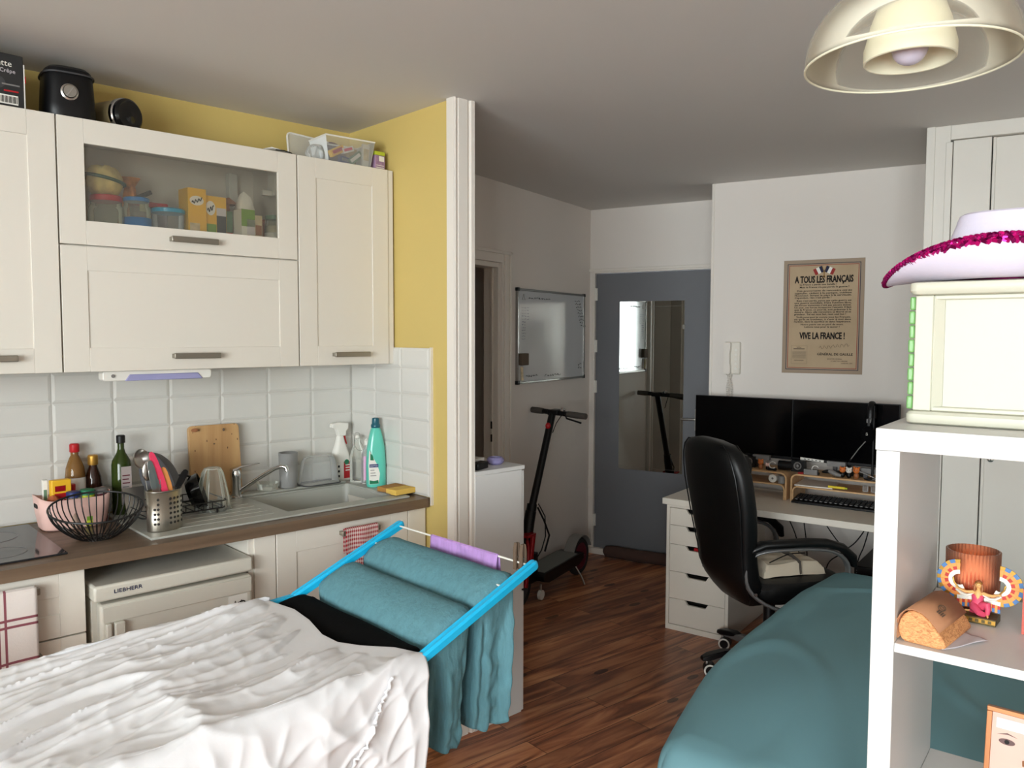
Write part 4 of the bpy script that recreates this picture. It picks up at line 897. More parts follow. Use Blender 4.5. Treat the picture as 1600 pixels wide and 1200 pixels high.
mb.prism([(-.03, .12), (-.014, .118), (-.02, .140), (-.03, .150)], -.0294, -.0286, 'green_lid'); mb.build('label', t_, smooth=False)
merge_text([('SANYTOL', .0095, 'label_white', -.0145, -.0298, .0915, 'CENTER', .034)], t_)
# sponges
for nm, lb, x, y, z, az_, m in (('sponge', 'brown yellow sponge lying behind the brighter sponge at the sink edge', 1.925, 2.812, ZS, 8, 'sponge_brown'), ('sponge', 'yellow sponge lying nearest the front right corner of the sink', 1.925, 2.745, ZS, 4, 'sponge')):
    mb = MB(); mb.box(-.055, .05, -.033, .033, 0, .024, m); mb.box(-.055, .05, -.033, .033, .0, .005, 'dark_grey'); o = mb.build(nm, bevel=.006, seg=3, loc=(x, y, z), rotz=R(az_)); tag(o, lb, 'sponge', 'sponges by the sink')
t_ = thing('plastic_wrapper', 'clear printed plastic sleeve on the rim of the sink', 'wrapper', (1.905, 2.80, ZS-.0), 0)
mb = MB(); mb.grid(lambda u, v_: (-.075+.055*u, -.06+.10*v_, .004+.003*sin(9*u+4*v_)), 14, 14, 'clear_tub'); mb.build('sleeve', t_)

# ================================================================== HALL
# low white cupboard
wc = thing('shoe_cabinet', 'narrow white waist-high cupboard standing at the end of the yellow partition', 'cabinet', (2.338, 2.445, 0), 0)
mb = MB(); mb.box(-.262, 0, 0, .34, 0, 1.06, 'white_melamine'); mb.build('body', wc, bevel=.0015)
mb = MB(); mb.box(-.262, .0165, .0, .345, 1.0605, 1.078, 'white_melamine'); mb.build('top', wc, bevel=.0015)
mb = MB()
for z0, z1 in ((.004, .53), (.54, 1.055)): mb.box(.0005, .016, .004, .336, z0, z1, 'white_melamine')
mb.build('door', wc, bevel=.002)
mb = MB(); mb.box(-.2745, -.263, -.004, .30, 0, 1.06, 'vanity_wood'); 
t_ = thing('black_case', 'small black box on the white cupboard beside the casing', 'box', (2.150, 2.50, 1.0785), 20)
mb = MB(); mb.box(-.05, .035, -.02, .02, 0, .028, 'black_plastic'); mb.build('box', t_, bevel=.003); 
t_ = thing('white_box', 'small white box behind the black one on the white cupboard', 'box', (2.165, 2.56, 1.0785), 20)
mb = MB(); mb.box(-.06, .05, -.025, .025, 0, .034, 'white_plastic'); mb.build('box', t_, bevel=.003)
t_ = thing('lavender_dish', 'round lavender coloured dish on the white cupboard', 'dish', (2.275, 2.545, 1.0785))
mb = MB(); mb.lathe([(.026, 0), (.036, .008), (.038, .02), (.03, .03), (.026, .03), (.024, .02), (0, .016)], 'lavender', n=32); mb.build('dish', t_)
# whiteboard; local x right, y into the wall
wbd = thing('whiteboard', 'magnetic whiteboard with aluminium frame and notes in its corners', 'whiteboard', BW(4.322, VW, 1.322), AZB)
WW, WH = .958, .602
mb = MB(); mb.box(.012, WW-.012, -.014, -.001, .012, WH-.012, 'board_white'); mb.build('panel', wbd, smooth=False)
mb = MB()
for x0, x1, z0, z1 in ((0, WW, 0, .014), (0, WW, WH-.014, WH), (0, .014, .014, WH-.014), (WW-.014, WW, .014, WH-.014)): mb.box(x0, x1, -.02, -.0005, z0, z1, 'alu')
mb.build('frame', wbd, bevel=.002)
mb = MB()
for x in (0, WW):
    for z in (0, WH): mb = MB(); mb.box(x-.012 if x else -.004, x+.004 if x else .022, -.023, -.0, z-.018 if z else -.004, z+.004 if z else .022, 'black_plastic'); mb.build('corner_cap', wbd, bevel=.003)
def scrib(mb, x, z, w_, n, s, m='ink', y=-.0152, th=.0014):
    for i in range(n):
        xx = x+w_*i/n; L_ = w_/n*.7
        mb.tube([(xx+L_*k_/4, y, z+s*random.uniform(-.5, .5)) for k_ in range(5)], th, m, 4)
mb = MB(); scrib(mb, .14, WH-.055, .30, 9, .014); scrib(mb, .11, .045, .16, 5, .016); scrib(mb, .36, .04, .24, 7, .016); scrib(mb, .86, .10, .06, 2, .02); scrib(mb, .86, .075, .06, 2, .012)
for k_ in range(9): scrib(mb, .80+.012*k_, WH-.05-.022*k_, .09, 3, .012)
for k_ in range(12): scrib(mb, .055, WH-.12-.018*k_, .05+.05*(k_ < 5), 3, .007, 'navy', th=.0007)
mb.tube([(.06, -.0152, WH-.07), (.078, -.0152, WH-.035), (.096, -.0152, WH-.07)], .0012, 'stamp_grey', 4, True); mb.build('handwriting', wbd)
t_ = thing('board_eraser', 'brown felt eraser stuck on the left edge of the whiteboard', 'eraser', BW(4.338, VW-.0152, 1.44), AZB)
mb = MB(); mb.box(0, .085, -.028, 0, 0, .075, 'eraser'); mb.build('eraser', t_, bevel=.004)
t_ = thing('marker_holder', 'cream marker clipped to the whiteboard under the eraser', 'marker', BW(4.348, VW-.0152, 1.345), AZB)
mb = MB(); mb.tube([(.012, -.010, .085), (.02, -.010, .0)], .009, 'beige_pack', 10); mb.build('marker', t_)
# long mirror on the door
t_ = thing('mirror', 'long frameless mirror fixed on the blue entrance door', 'mirror', BW(UD+.008, 2.33, .655), AZB-90)
mb = MB(); mb.box(0, .485, -.006, -.001, 0, 1.218, 'mirror'); mb.build('mirror_glass', t_, smooth=False)
mb = MB()
for z in (1.18, .02): mb.box(.004, .481, -.0068, -.0062, z, z+.0012, 'alu')
mb.box(.475, .49, -.012, .0, 1.02, 1.05, 'steel'); mb.build('clips', t_, smooth=False)
# draught excluder
t_ = thing('draught_excluder', 'dark brown fabric roll lying along the foot of the blue door', 'draught excluder', BW(UD-.06, 2.41, 0), AZB-90)
mb = MB(); mb.tube([(.0, 0, .044), (.015, 0, .044)]+[(.05+.75*i/16, .008*sin(i), .044+.002*sin(i*2.3)) for i in range(17)]+[(.84, 0, .044), (.85, 0, .044)], [.02, .036]+[.043]*17+[.036, .02], 'draft_brown', 16); mb.build('roll', t_)
# kick scooter: local x = forward to back (along the wall), y = to the wall
sc_ = thing('electric_scooter', 'black electric kick scooter with red fork parked against the hall wall', 'scooter', BW(4.045, 2.385, 0), AZB)
def wheel(mb, x, y, z, r, wd, hub='dark_grey'):
    M_ = TM(x, y, z, rx=90); mb.lathe([(r*.72, -wd*.42), (r*.9, -wd*.5), (r, -wd*.25), (r, wd*.25), (r*.9, wd*.5), (r*.72, wd*.42)], 'tyre', M=M_, n=40, caps=False)
    mb.lathe([(0, -wd*.36), (r*.72, -wd*.42), (r*.72, wd*.42), (0, wd*.36)], hub, M=M_, n=32, caps=False)
mb = MB(); wheel(mb, 0, 0, .127, .127, .055); mb.build('wheel', sc_)
mb = MB(); wheel(mb, .81, 0, .127, .127, .055, 'maroon'); mb.build('wheel', sc_)
mb = MB(); mb.prism([(.17, .155), (.20, .175), (.66, .185), (.73, .18), (.73, .14), (.66, .115), (.24, .105), (.18, .125)], -.085, .085, 'black_plastic'); mb.prism([(.20, .1752), (.66, .1855), (.66, .188), (.20, .178)], -.075, .075, 'deck_grip'); mb.build('deck', sc_, bevel=.006)
mb = MB(); rr = [[(.81+(.145 if s else .139)*cos(q), y, .127+(.145 if s else .139)*sin(q)) for y, s in ((-.038, 0), (-.038, 1), (.038, 1), (.038, 0))] for q in [R(20+150*i/18) for i in range(19)]]; mb.loft(rr, 'fender_grey'); mb.build('fender', sc_)
mb = MB(); mb.box(.70, .83, -.05, -.036, .115, .14, 'maroon'); mb.box(.70, .83, .036, .05, .115, .14, 'maroon'); mb.build('rear_fork', sc_, bevel=.003)
mb = MB(); mb.tube([(.62, -.07, .12), (.60, -.13, .06), (.59, -.16, .012)], .006, 'steel', 8); mb.build('kickstand', sc_)
mb = MB(); mb.cyl((.20, -.06, .035), (.20, -.04, .035), .03, 'white_plastic'); mb.cyl((.20, -.05, .035), (.20, -.05, .10), .008, 'steel'); mb.build('small_wheel', sc_)
mb = MB(); mb.tube([(.02, -.045, .127), (.045, -.045, .26), (.08, -.03, .36), (.10, 0, .42)], .014, 'red_metal', 12); mb.tube([(.02, .045, .127), (.045, .045, .26), (.08, .03, .36), (.10, 0, .42)], .014, 'red_metal', 12); mb.tube([(.05, -.05, .20), (.10, -.05, .43)], .017, 'red_metal', 12); mb.box(.02, .12, -.06, .06, .425, .44, 'red_metal'); mb.build('fork', sc_, bevel=.002)
mb = MB(); mb.tube([(.06, 0, .22), (.14, 0, .50), (.16, 0, .56)], .034, 'black_plastic', 16); mb.tube([(.16, 0, .22), (.13, 0, .44)], .026, 'black_plastic', 12); mb.box(.10, .20, -.03, .03, .12, .30, 'black_plastic'); mb.build('stem_base', sc_, bevel=.004)
mb = MB(); mb.tube([(.155, 0, .54), (.43, 0, 1.13)], .023, 'black_plastic', 18); mb.tube([(.145, -.0, .50), (.175, -.0, .60)], .031, 'black_plastic', 16); mb.build('stem', sc_)
ax = V((.10, 1, .05)).normalized(); hc = V((.44, -.01, 1.14))
mb = MB(); mb.tube([hc-ax*.12, hc+ax*.10], .017, 'black_plastic', 14); mb.box(-.03, .07, -.035, .035, -.015, .018, 'black_plastic', Matrix.Translation(hc)); mb.build('handlebar', sc_, bevel=.003)
for s0, s1 in ((.085, .175), (-.10, -.235)):
    mb = MB(); mb.tube([hc+ax*s0, hc+ax*(s0+s1)/2, hc+ax*s1], [.019, .0205, .019], 'strap_dark', 14); mb.build('grip', sc_)
mb = MB(); mb.tube([hc+ax*-.09+V((-.01, 0, -.01)), hc+ax*-.12+V((-.05, 0, -.02)), hc+ax*-.23+V((-.06, 0, -.035))], .006, 'black_plastic', 8); mb.build('brake_lever', sc_)
mb = MB(); mb.lathe([(.02, 0), (.021, .01), (.012, .02), (0, .022)], 'chrome', (hc.x, hc.y-.06, hc.z+.012), 20); mb.build('bell', sc_)
mb = MB(); mb.tube([hc+V((-.04, -.08, 0)), hc+V((-.07, -.05, -.06)), (.36, -.04, 1.02)], .0028, 'black_plastic', 6); mb.tube([(.2, -.03, .6), (.23, -.06, .52), (.22, -.07, .40), (.19, -.06, .32), (.15, -.05, .28)], .004, 'black_plastic', 6); mb.tube([(.19, -.03, .58), (.20, -.07, .50), (.25, -.08, .40), (.23, -.06, .30)], .006, 'black_plastic', 6); mb.build('cable', sc_)
mb = MB(); mb.ball((.375, 0, 1.06), (.018, .018, .022), 'red_plastic', 14); mb.build('red_light', sc_)
# intercom
ic = thing('intercom_phone', 'white intercom handset with coiled cord on the wall left of the poster', 'intercom', BW(UP, 1.393, 1.397), AZB-90)
mb = MB(); mb.box(0, .095, -.03, -.001, 0, .195, 'cream_lacquer'); mb.build('base', ic, bevel=.008, seg=3)
mb = MB(); mb.loft([[(.024+x*w_, -.046+y, z) for x, y in rrect(1, .03, .014, 4)] for z, w_ in ((.004, .032), (.01, .044), (.05, .042), (.07, .034), (.13, .034), (.15, .042), (.185, .044), (.192, .032))], 'trim_paint'); mb.build('handset', ic)
mb = MB()
for i in range(5): mb.cyl((.072, -.033, .035+.028*i), (.072, -.029, .035+.028*i), .008, 'white_plastic', n=14)
mb.build('button', ic)
mb = MB()
def coil(x0, z0, z1, dx, n=26): return [(x0+dx*sin(pi*i/(n*6))+.009*cos(i*pi/3), -.03+.009*sin(i*pi/3), z0+(z1-z0)*i/(n*6)) for i in range(n*6+1)]
mb.tube(coil(.024, .004, -.20, .022, 20), .0024, 'trim_paint', 5); mb.tube(coil(.045, .004, -.20, -.02, 16), .0024, 'trim_paint', 5); mb.build('coiled_cord', ic)
# poster
ps = thing('wall_poster', 'large yellowed French proclamation poster with two crossed flags', 'poster', BW(UP-.001, 1.059, 1.414), AZB-90)
pw, ph = .437, .651
mb = MB(); mb.box(0, pw, -.0012, 0, 0, ph, 'poster_margin'); mb.build('sheet', ps, smooth=False)
mb = MB(); mb.box(.022, pw-.022, -.0016, -.001, .022, ph-.022, 'poster_paper')
def border(o_, th, m):
    for x0, x1, z0, z1 in ((o_, pw-o_, o_, o_+th), (o_, pw-o_, ph-o_-th, ph-o_), (o_, o_+th, o_, ph-o_), (pw-o_-th, pw-o_, o_, ph-o_)): mb.box(x0, x1, -.0020, -.0016, z0, z1, m)
border(.021, .0035, 'poster_blue'); border(.0255, .004, 'poster_margin'); border(.0305, .003, 'poster_red'); mb.build('border', ps, smooth=False)
Yp = -.0022; lines = [('A TOUS LES FRANÇAIS', .054, 'ink', pw/2+.002, Yp, .520, 'CENTER', .315), ('VIVE LA FRANCE !', .052, 'ink', pw/2, Yp, .199, 'CENTER', .245), ('GÉNÉRAL DE GAULLE', .019, 'ink', .290, Yp, .105, 'CENTER', .19)]
lines += [('A TOUS LES FRANÇAIS', .054, 'ink', pw/2+.0035, Yp, .5205, 'CENTER', .315), ('VIVE LA FRANCE !', .052, 'ink', pw/2+.0015, Yp, .1995, 'CENTER', .245), ('GÉNÉRAL DE GAULLE', .019, 'ink', .2908, Yp, .1053, 'CENTER', .19)]
body = [('La France a perdu une bataille !', .505, .09, .20), ("Mais la France n'a pas perdu la guerre !", .490, .09, .265),
 ('Des gouvernants de rencontre ont pu', .470, .075, .295), ("capituler, cédant à la panique, oubliant", .456, .063, .307), ("l'honneur, livrant le pays à la servitude.", .443, .063, .307), ("Cependant, rien n'est perdu !", .430, .063, .20),
 ("Rien n'est perdu, parce que cette guerre est", .413, .075, .295), ("une guerre mondiale. Dans l'univers libre,", .400, .063, .307), ("des forces immenses n'ont pas encore donné.", .387, .063, .307), ("Un jour, ces forces écraseront l'ennemi. Il faut", .374, .063, .307), ("que la France, ce jour-là, soit présente à la", .361, .063, .307), ("victoire. Alors, elle retrouvera sa liberté et sa", .348, .063, .307), ("grandeur. Tel est mon but, mon seul but !", .335, .063, .28),
 ("Voilà pourquoi je convie tous les Français,", .319, .075, .295), ("où qu'ils se trouvent, à s'unir à moi dans", .306, .063, .307), ("l'action, dans le sacrifice et dans l'espérance.", .293, .063, .307),
 ("Notre patrie est en péril de mort.", .277, .10, .23), ("Luttons tous pour la sauver !", .263, .12, .19)]
for s, z, x, fw in body: lines.append((s, .0135, 'ink', x, Yp, z, 'LEFT', fw)); lines.append((s, .0135, 'ink', x+.0006, Yp, z+.0002, 'LEFT', fw))
lines += [('QUARTIER GÉNÉRAL,', .009, 'ink', .25, Yp, .082, 'LEFT', .08), ('4, CARLTON GARDENS,', .009, 'ink', .27, Yp, .070, 'LEFT', .09), ('LONDON, S.W.1', .009, 'ink', .325, Yp, .058, 'LEFT', .06)]
merge_text(lines, ps)
mb = MB()
for s in (-1, 1):
    M_ = Matrix.Translation((pw/2+.004+s*.030, -.0021, .588)) @ Matrix.Rotation(R(-s*-24), 4, 'Y')
    for i, m in enumerate(('poster_blue', 'label_white', 'poster_red')): xx = s*(-.026+.0173*i); mb.box(min(xx, xx+s*.0173), max(xx, xx+s*.0173), -.0004, .0002, -.018, .018, m, M_)
    mb.tube([(pw/2+.004-s*.006, -.0023, .545), (pw/2+.004+s*.010, -.0023, .61)], .0014, 'gold', 5)
mb.build('flags', ps, smooth=False)
mb = MB(); x0, z0 = .052, .055
for a_, b_, c_, d_ in ((0, .088, 0, .001), (0, .088, .105, .106), (0, .001, 0, .105), (.087, .088, 0, .105)): mb.box(x0+a_, x0+b_, Yp-.0002, Yp, z0+c_, z0+d_, 'stamp_grey')
for i in range(9): mb.box(x0+.006, x0+.082, Yp-.0002, Yp, z0+.032+.0048*i, z0+.0338+.0048*i, 'stamp_grey')
mb.box(x0+.012, x0+.074, Yp-.0002, Yp, z0+.084, z0+.088, 'ink'); mb.box(x0+.016, x0+.07, Yp-.0002, Yp, z0+.018, z0+.0205, 'ink')
mb.tube([(x0+.03+.002*i, Yp-.0002, z0+.095+.003*sin(i*1.7)) for i in range(14)], .001, 'ink', 4)
mb.tube([(.205+.007*i, Yp-.0002, .148+.011*sin(i*1.9)*(1 if i % 5 else 1.8)+.0008*i) for i in range(24)], .0008, 'ink', 4); mb.build('small_print', ps)

# ================================================================== DESK (local x along the front edge to the right, y to the wall)
AZD = -79; DO = V((3.60, 2.64, 0))
dk = thing('desk', 'white rectangular desk top spanning drawers and leg below the poster', 'desk', DO, AZD)
mb = MB(); mb.box(0, 1.20, 0, .60, .701, .735, 'desk_white'); mb.build('tabletop', dk, bevel=.002)
mb = MB(); mb.cyl((1.15, .06, 0), (1.15, .06, .70), .02, 'black_plastic'); mb.build('leg', dk)
mb = MB(); mb.cyl((1.15, .55, 0), (1.15, .55, .70), .02, 'black_plastic'); mb.build('leg', dk)
du = thing('drawer_unit', 'white five-drawer unit with cut-out grips under the left of the desk', 'drawer unit', DO+V((cos(R(AZD)), sin(R(AZD)), 0))*.022+V((-sin(R(AZD)), cos(R(AZD)), 0))*.012, AZD)
mb = MB(); mb.box(0, .018, 0, .57, 0, .70, 'desk_white'); mb.box(.342, .36, 0, .57, 0, .70, 'desk_white'); mb.box(.018, .342, .56, .57, 0, .70, 'desk_white'); mb.box(.018, .342, 0, .56, .686, .70, 'desk_white'); mb.box(.018, .342, 0, .56, .0, .03, 'desk_white'); mb.build('carcass', du, bevel=.0012)
zz = [.032, .178, .330, .482, .588, .684]
for i in range(5):
    z0, z1 = zz[i]+.001, zz[i+1]-.001; mb = MB()
    cut = [(.342, z1), (.245, z1), (.222, z1-.022), (.138, z1-.022), (.115, z1), (.018, z1)]
    poly = [(.020, z0), (.340, z0), (.340, z1), (.250, z1)]+[(.250-.022*k_/6, z1-.024*(1-cos(pi*k_/6))/2) for k_ in range(1, 7)]+[(.132-.022*k_/6, z1-.024*(1+cos(pi*k_/6))/2) for k_ in range(0, 7)]+[(.020, z1)]
    mb.prism(poly, .002, .018, 'desk_white'); d = mb.build('drawer', du, bevel=.001)
    mb = MB(); mb.box(.03, .33, .12, .5, z0+.005, z1-.045, 'dark_gap'); mb.box(.03, .33, .018, .5, z0+.003, z0+.006, 'desk_white')
    if i == 2: mb.box(.15, .23, .03, .10, z1-.06, z1-.012, 'red_plastic')
    mb.build('drawer_inside', d, smooth=False)
def DW(x, y, z): return DO+V((cos(R(AZD)), sin(R(AZD)), 0))*x+V((-sin(R(AZD)), cos(R(AZD)), 0))*y+V((0, 0, z))
ZD = .7355
def riser(label, x0, x1, y0, y1, h, hm):
    t_ = thing('desk_riser', label, 'shelf', DW(x0, y0, ZD), AZD, None); W_ = x1-x0; D_ = y1-y0
    def u_(w0, w1, H, r, th):
        out = [(w0, 0)]+[(w0+r-r*cos(R(90*i/6)), H-r+r*sin(R(90*i/6))) for i in range(7)]+[(w1-r+r*sin(R(90*i/6)), H-r+r*cos(R(90*i/6))) for i in range(7)]+[(w1, 0)]
        inn = [(w1-th, 0)]+[(w1-th-(r-th)*(1-cos(R(90*i/6))), H-r+(r-th)*sin(R(90*i/6))) for i in range(7)]+[(w0+th+(r-th)*(1-sin(R(90*i/6))), H-r+(r-th)*cos(R(90*i/6))) for i in range(7)]+[(w0+th, 0)]
        return out+inn
    for nm, a_ in (('top_shelf', (0, W_, h, .035, .009)), ('middle_shelf', (.0095, W_-.0095, hm, .03, .008))):
        mb = MB(); o_ = u_(*a_); n = len(o_)//2
        # strip of quads around the U so the section stays clean
        outer, inner = o_[:n], o_[n:][::-1]
        vs = []; fs = []
        for y in (0, D_):
            for q in outer: vs.append((q[0], y, q[1]))
            for q in inner: vs.append((q[0], y, q[1]))
        m = len(outer); k2 = 2*m
        for i in range(m-1):
            fs += [(i, i+1, m+i+1, m+i), (k2+i, k2+m+i, k2+m+i+1, k2+i+1), (i, k2+i, k2+i+1, i+1), (m+i, m+i+1, k2+m+i+1, k2+m+i)]
        fs += [(0, m, k2+m, k2), (m-1, k2+m-1, k2+2*m-1, 2*m-1)]
        mb.add(vs, fs, 'bamboo'); mb.build(nm, t_, bevel=.0008)
    return t_
riser('left bent bamboo monitor riser, mostly hidden by the chair', .03, .575, .335, .56, .150, .085)
riser('right bent bamboo monitor riser above the keyboard', .595, 1.15, .335, .56, .150, .085)
ZR = ZD+.1505
def monitor(label, x0, x1, yaw, z0):
    t_ = thing('monitor', label, 'monitor', DW((x0+x1)/2, .47, z0), AZD+yaw, 'monitors on the desk'); w_ = x1-x0
    zb, zt2 = .052, 1.277-z0
    mb = MB(); mb.box(-w_/2, w_/2, 0, .022, zb, zt2, 'black_plastic'); mb.box(-w_/2+.08, w_/2-.08, .022, .045, zb+.06, zt2-.06, 'black_plastic'); mb.build('case', t_, bevel=.003)
    mb = MB(); mb.box(-w_/2+.004, w_/2-.004, -.0012, .0, zb+.016, zt2-.004, 'screen_black'); mb.build('screen', t_, smooth=False)
    mb = MB(); mb.box(-.03, .03, .045, .06, 0, .20, 'black_plastic'); mb.prism(rrect(.22, .10, .02), 0, .006, 'black_plastic', 'z', TM(0, .03, 0)); mb.build('stand', t_, bevel=.002)
    return t_
m1 = monitor('left black monitor, its screen overlapping the blue door', -.012, .558, 1.5, ZR)
mb = MB(); 
m2 = monitor('right black monitor, behind the headset', .560, 1.105, -1.0, ZR)
# things on the risers
def chunk(name, label, cat, x, y, z, parts, az=0):
    t_ = thing(name, label, cat, DW(x, y, z), AZD+az)
    for nm, fn in parts: mb = MB(); fn(mb); mb.build(nm, t_, bevel=.0006)
    return t_
for lb, x, y in (('left small black speaker with round face under the left screen', .340, .40), ('small black speaker with round face between the two risers', .612, .40)):
    chunk('speaker', lb, 'speaker', x, y, ZR, [('body', lambda m: m.box(-.035, .035, 0, .05, 0, .062, 'black_plastic')), ('cone', lambda m: m.lathe([(.022, 0), (.020, -.003), (.006, .006), (.008, -.003), (0, -.005)], 'mid_grey', M=TM(0, 0, .033, rx=-90), n=26))])
for lb, x in (('grey sticky note box under the left screen', .395), ('grey block left of the small toys', .80), ('pale grey strip below the right screen', .955)):
    chunk('desk_organiser', lb, 'box', x, .42, ZR, [('body', lambda m, x=x: m.box(-.04, .055, 0, .03, .045-.02*(x > .9), .072-.02*(x > .9), 'mid_grey')), ('support', lambda m, x=x: m.box(-.01, .01, .005, .025, 0, .045-.02*(x > .9), 'dark_grey'))])
for lb, x, s in (('white ring lamp or bracelet ring left of the riser joint', .485, 1), ('white ring on the right riser', .715, 1)):
    chunk('cable_ring', lb.replace('white ring lamp or bracelet ring', 'white open ring'), 'ring', x, .37, ZR, [('ring', lambda m: m.tube([(.018*cos(R(30+290*i/20)), 0, .030+.018*sin(R(30+290*i/20))) for i in range(21)], .0025, 'label_white', 6)), ('foot', lambda m: m.box(-.02, .02, -.01, .012, 0, .012, 'black_plastic'))])
chunk('white_strip', 'white printed strip fixed along the lower edge of the monitors', 'strip', .61, .455, ZR+.062, [('strip', lambda m: m.box(0, .125, 0, .004, 0, .013, 'label_white', TM(0, 0, 0, ry=3))), ('print', lambda m: [m.box(.02+.02*i, .03+.02*i, -.001, 0, .004, .008, 'ink', TM(0, 0, 0, ry=3)) for i in range(5)])])
chunk('portable_speaker', 'black cylindrical speaker lying under the left screen', 'speaker', .545, .42, ZR, [('body', lambda m: m.cyl((-.04, 0, .026), (.04, 0, .026), .026, 'black_plastic'))])
chunk('small_box', 'small grey clear box on the right riser', 'box', .700, .36, ZR, [('box', lambda m: m.box(-.04, .03, -.01, .02, 0, .028, 'mid_grey')), ('red_stripe', lambda m: m.box(-.07, -.042, -.01, .02, 0, .006, 'red_plastic'))])
def toy(label, x, m, m2, z=ZR, s=1):
    t_ = thing('toy_figurine', label, 'figurine', DW(x, .375, z), AZD); mb = MB(); mb.ball((0, 0, .014*s), (.013*s, .011*s, .016*s), m, 14); mb.build('body', t_); mb = MB(); mb.ball((0, -.002, .040*s), (.016*s, .013*s, .015*s), m2, 16); mb.build('head', t_)
    mb = MB(); [mb.ball((sx*.011*s, 0, .053*s), .005*s, m2, 8) for sx in (-1, 1)]; mb.build('ears', t_); mb = MB(); [mb.ball((sx*.005*s, -.0145*s, .042*s), .002*s, 'ink', 8) for sx in (-1, 1)]; mb.build('eyes', t_)
toy('small orange figurine under the left screen', .418, 'toy_brown', 'toy_orange'); toy('small pale pink figurine left of the white open ring', .455, 'black_plastic', 'pink_plastic', s=.7)
toy('small orange figurine, left one of the three below the right screen', .853, 'black_plastic', 'toy_orange'); toy('small black and white figurine in the middle of three below the right screen', .885, 'black_plastic', 'label_white'); toy('small brown orange figurine, right one of the three below the right screen', .922, 'toy_brown', 'toy_orange', s=1.1)
chunk('grey_pouch', 'grey rounded pouch left of the three small figurines', 'pouch', .815, .36, ZR, [('pouch', lambda m: m.tube([(-.03, 0, .03), (-.01, 0, .024), (.012, 0, .014), (.035, 0, .010)], [.008, .013, .012, .008], 'mid_grey', 12))])
chunk('scissors', 'grey scissors lying on the right riser by the shelf', 'scissors', .99, .37, ZR, [('blade', lambda m: m.box(-.06, .03, -.004, .004, .008, .011, 'steel', TM(0, 0, .012, ry=20))), ('handle', lambda m: m.tube([(.03+.018*cos(2*pi*i/16), .012*sin(2*pi*i/16), .006) for i in range(16)], .003, 'mid_grey', 6, True))])
chunk('white_roll', 'round white roll end on the left riser shelf', 'roll', .493, .35, ZD+.0855, [('roll', lambda m: m.cyl((0, 0, .0235), (0, .05, .0235), .0225, 'label_white', n=28)), ('core', lambda m: m.cyl((0, -.0012, .0235), (0, .0, .0235), .006, 'mid_grey'))])
chunk('clear_jar', 'small clear jar beside the white roll on the left riser', 'jar', .538, .365, ZD+.0855, [('jar', lambda m: m.cyl((0, 0, 0), (0, 0, .04), .018, 'tumbler_grey'))])
chunk('paper_stack', 'sheets of white paper on the right riser shelf', 'paper', .63, .34, ZD+.0855, [('sheets', lambda m: m.box(-.015, .18, 0, .2, 0, .006, 'paper_white', TM(0, 0, 0, rz=3)))])
chunk('highlighter', 'yellow marker lying on the papers at the front of the riser shelf', 'marker', .835, .338, ZD+.0925, [('barrel', lambda m: m.tube([(-.045, .008, .006), (.04, .005, .006)], .0065, 'light_pencil', 10)), ('cap', lambda m: m.tube([(.04, .005, .006), (.052, .005, .006)], .005, 'lime_pack', 10))])
chunk('glass_pots', 'two little clear pots at the right end of the riser shelf', 'pot', .985, .39, ZD+.0855, [('pot', lambda m: m.cyl((-.02, 0, 0), (-.02, 0, .03), .014, 'clear_tub')), ('pot', lambda m: m.cyl((.02, 0, 0), (.02, 0, .03), .014, 'clear_tub'))])
# keyboard
kb = thing('keyboard', 'long black keyboard pushed under the right bamboo riser', 'keyboard', DW(.615, .290, ZD), AZD)
mb = MB(); mb.prism([(0, 0), (.14, 0), (.14, .026), (.135, .028), (.0, .012)], 0, .475, 'black_plastic', 'x'); mb.build('body', kb, bevel=.002)
mb = MB()
for r_ in range(5):
    for c_ in range(18):
        x = .012+.0252*c_; y = .018+.022*r_; z = .0135+.0155*y/.135+.0015; mb.box(x, x+.021, y, y+.018, z, z+.007, 'black_plastic' )
        if r_ == 0 or (r_ == 1 and c_ % 3 == 0): mb.box(x+.005, x+.016, y-.0012, y-.0004, z+.001, z+.005, 'mid_grey')
mb.build('keys', kb, bevel=.0008)
# headset on a stand
hs = thing('headset', 'black headset with a boom microphone hung up in front of the right screen', 'headset', DW(.99, .395, 0), AZD)
mb = MB(); mb.tube([(-.006+.0*q, .045*cos(R(q)), 1.215+.072*sin(R(q))) for q in range(-10, 191, 15)], .009, 'black_plastic', 10, flat=1.6); mb.build('headband', hs)
for y in (-.045, .045):
    mb = MB(); M_ = TM(-.012, y, 1.125, rx=90, rz=10); mb.lathe([(.0, -.012), (.034, -.012), (.040, -.004), (.040, .006), (.032, .014), (0, .014)], 'black_cloth', M=M_ @ Matrix.Diagonal((.85, 1.1, 1, 1)), n=32)
    mb.box(-.015, -.003, y-.004, y+.004, 1.15, 1.21, 'black_plastic'); mb.box(-.020, -.014, y-.0055, y-.0045, 1.185, 1.205, 'mid_grey'); mb.box(-.004, .001, y-.0055, y-.0045, 1.185, 1.205, 'mid_grey'); mb.build('ear_cup', hs, bevel=.002)
merge_text([('G', .018, 'label_white', -.016, -.0605, 1.122, 'CENTER', 0)], hs)
mb = MB(); mb.tube([(-.02, -.058, 1.09), (-.05, -.066, 1.05), (-.085, -.07, .995)], .0025, 'mid_grey', 8); mb.ball((-.088, -.07, .990), .005, 'black_plastic', 10); mb.build('microphone_boom', hs)
st = thing('headset_stand', 'black upright stand carrying the headset', 'stand', DW(.995, .395, ZR), AZD)
mb = MB(); mb.cyl((0, 0, 0), (0, 0, .385), .006, 'black_plastic'); mb.lathe([(.04, 0), (.04, .004), (.006, .008)], 'black_plastic', n=30); mb.build('pole', st)
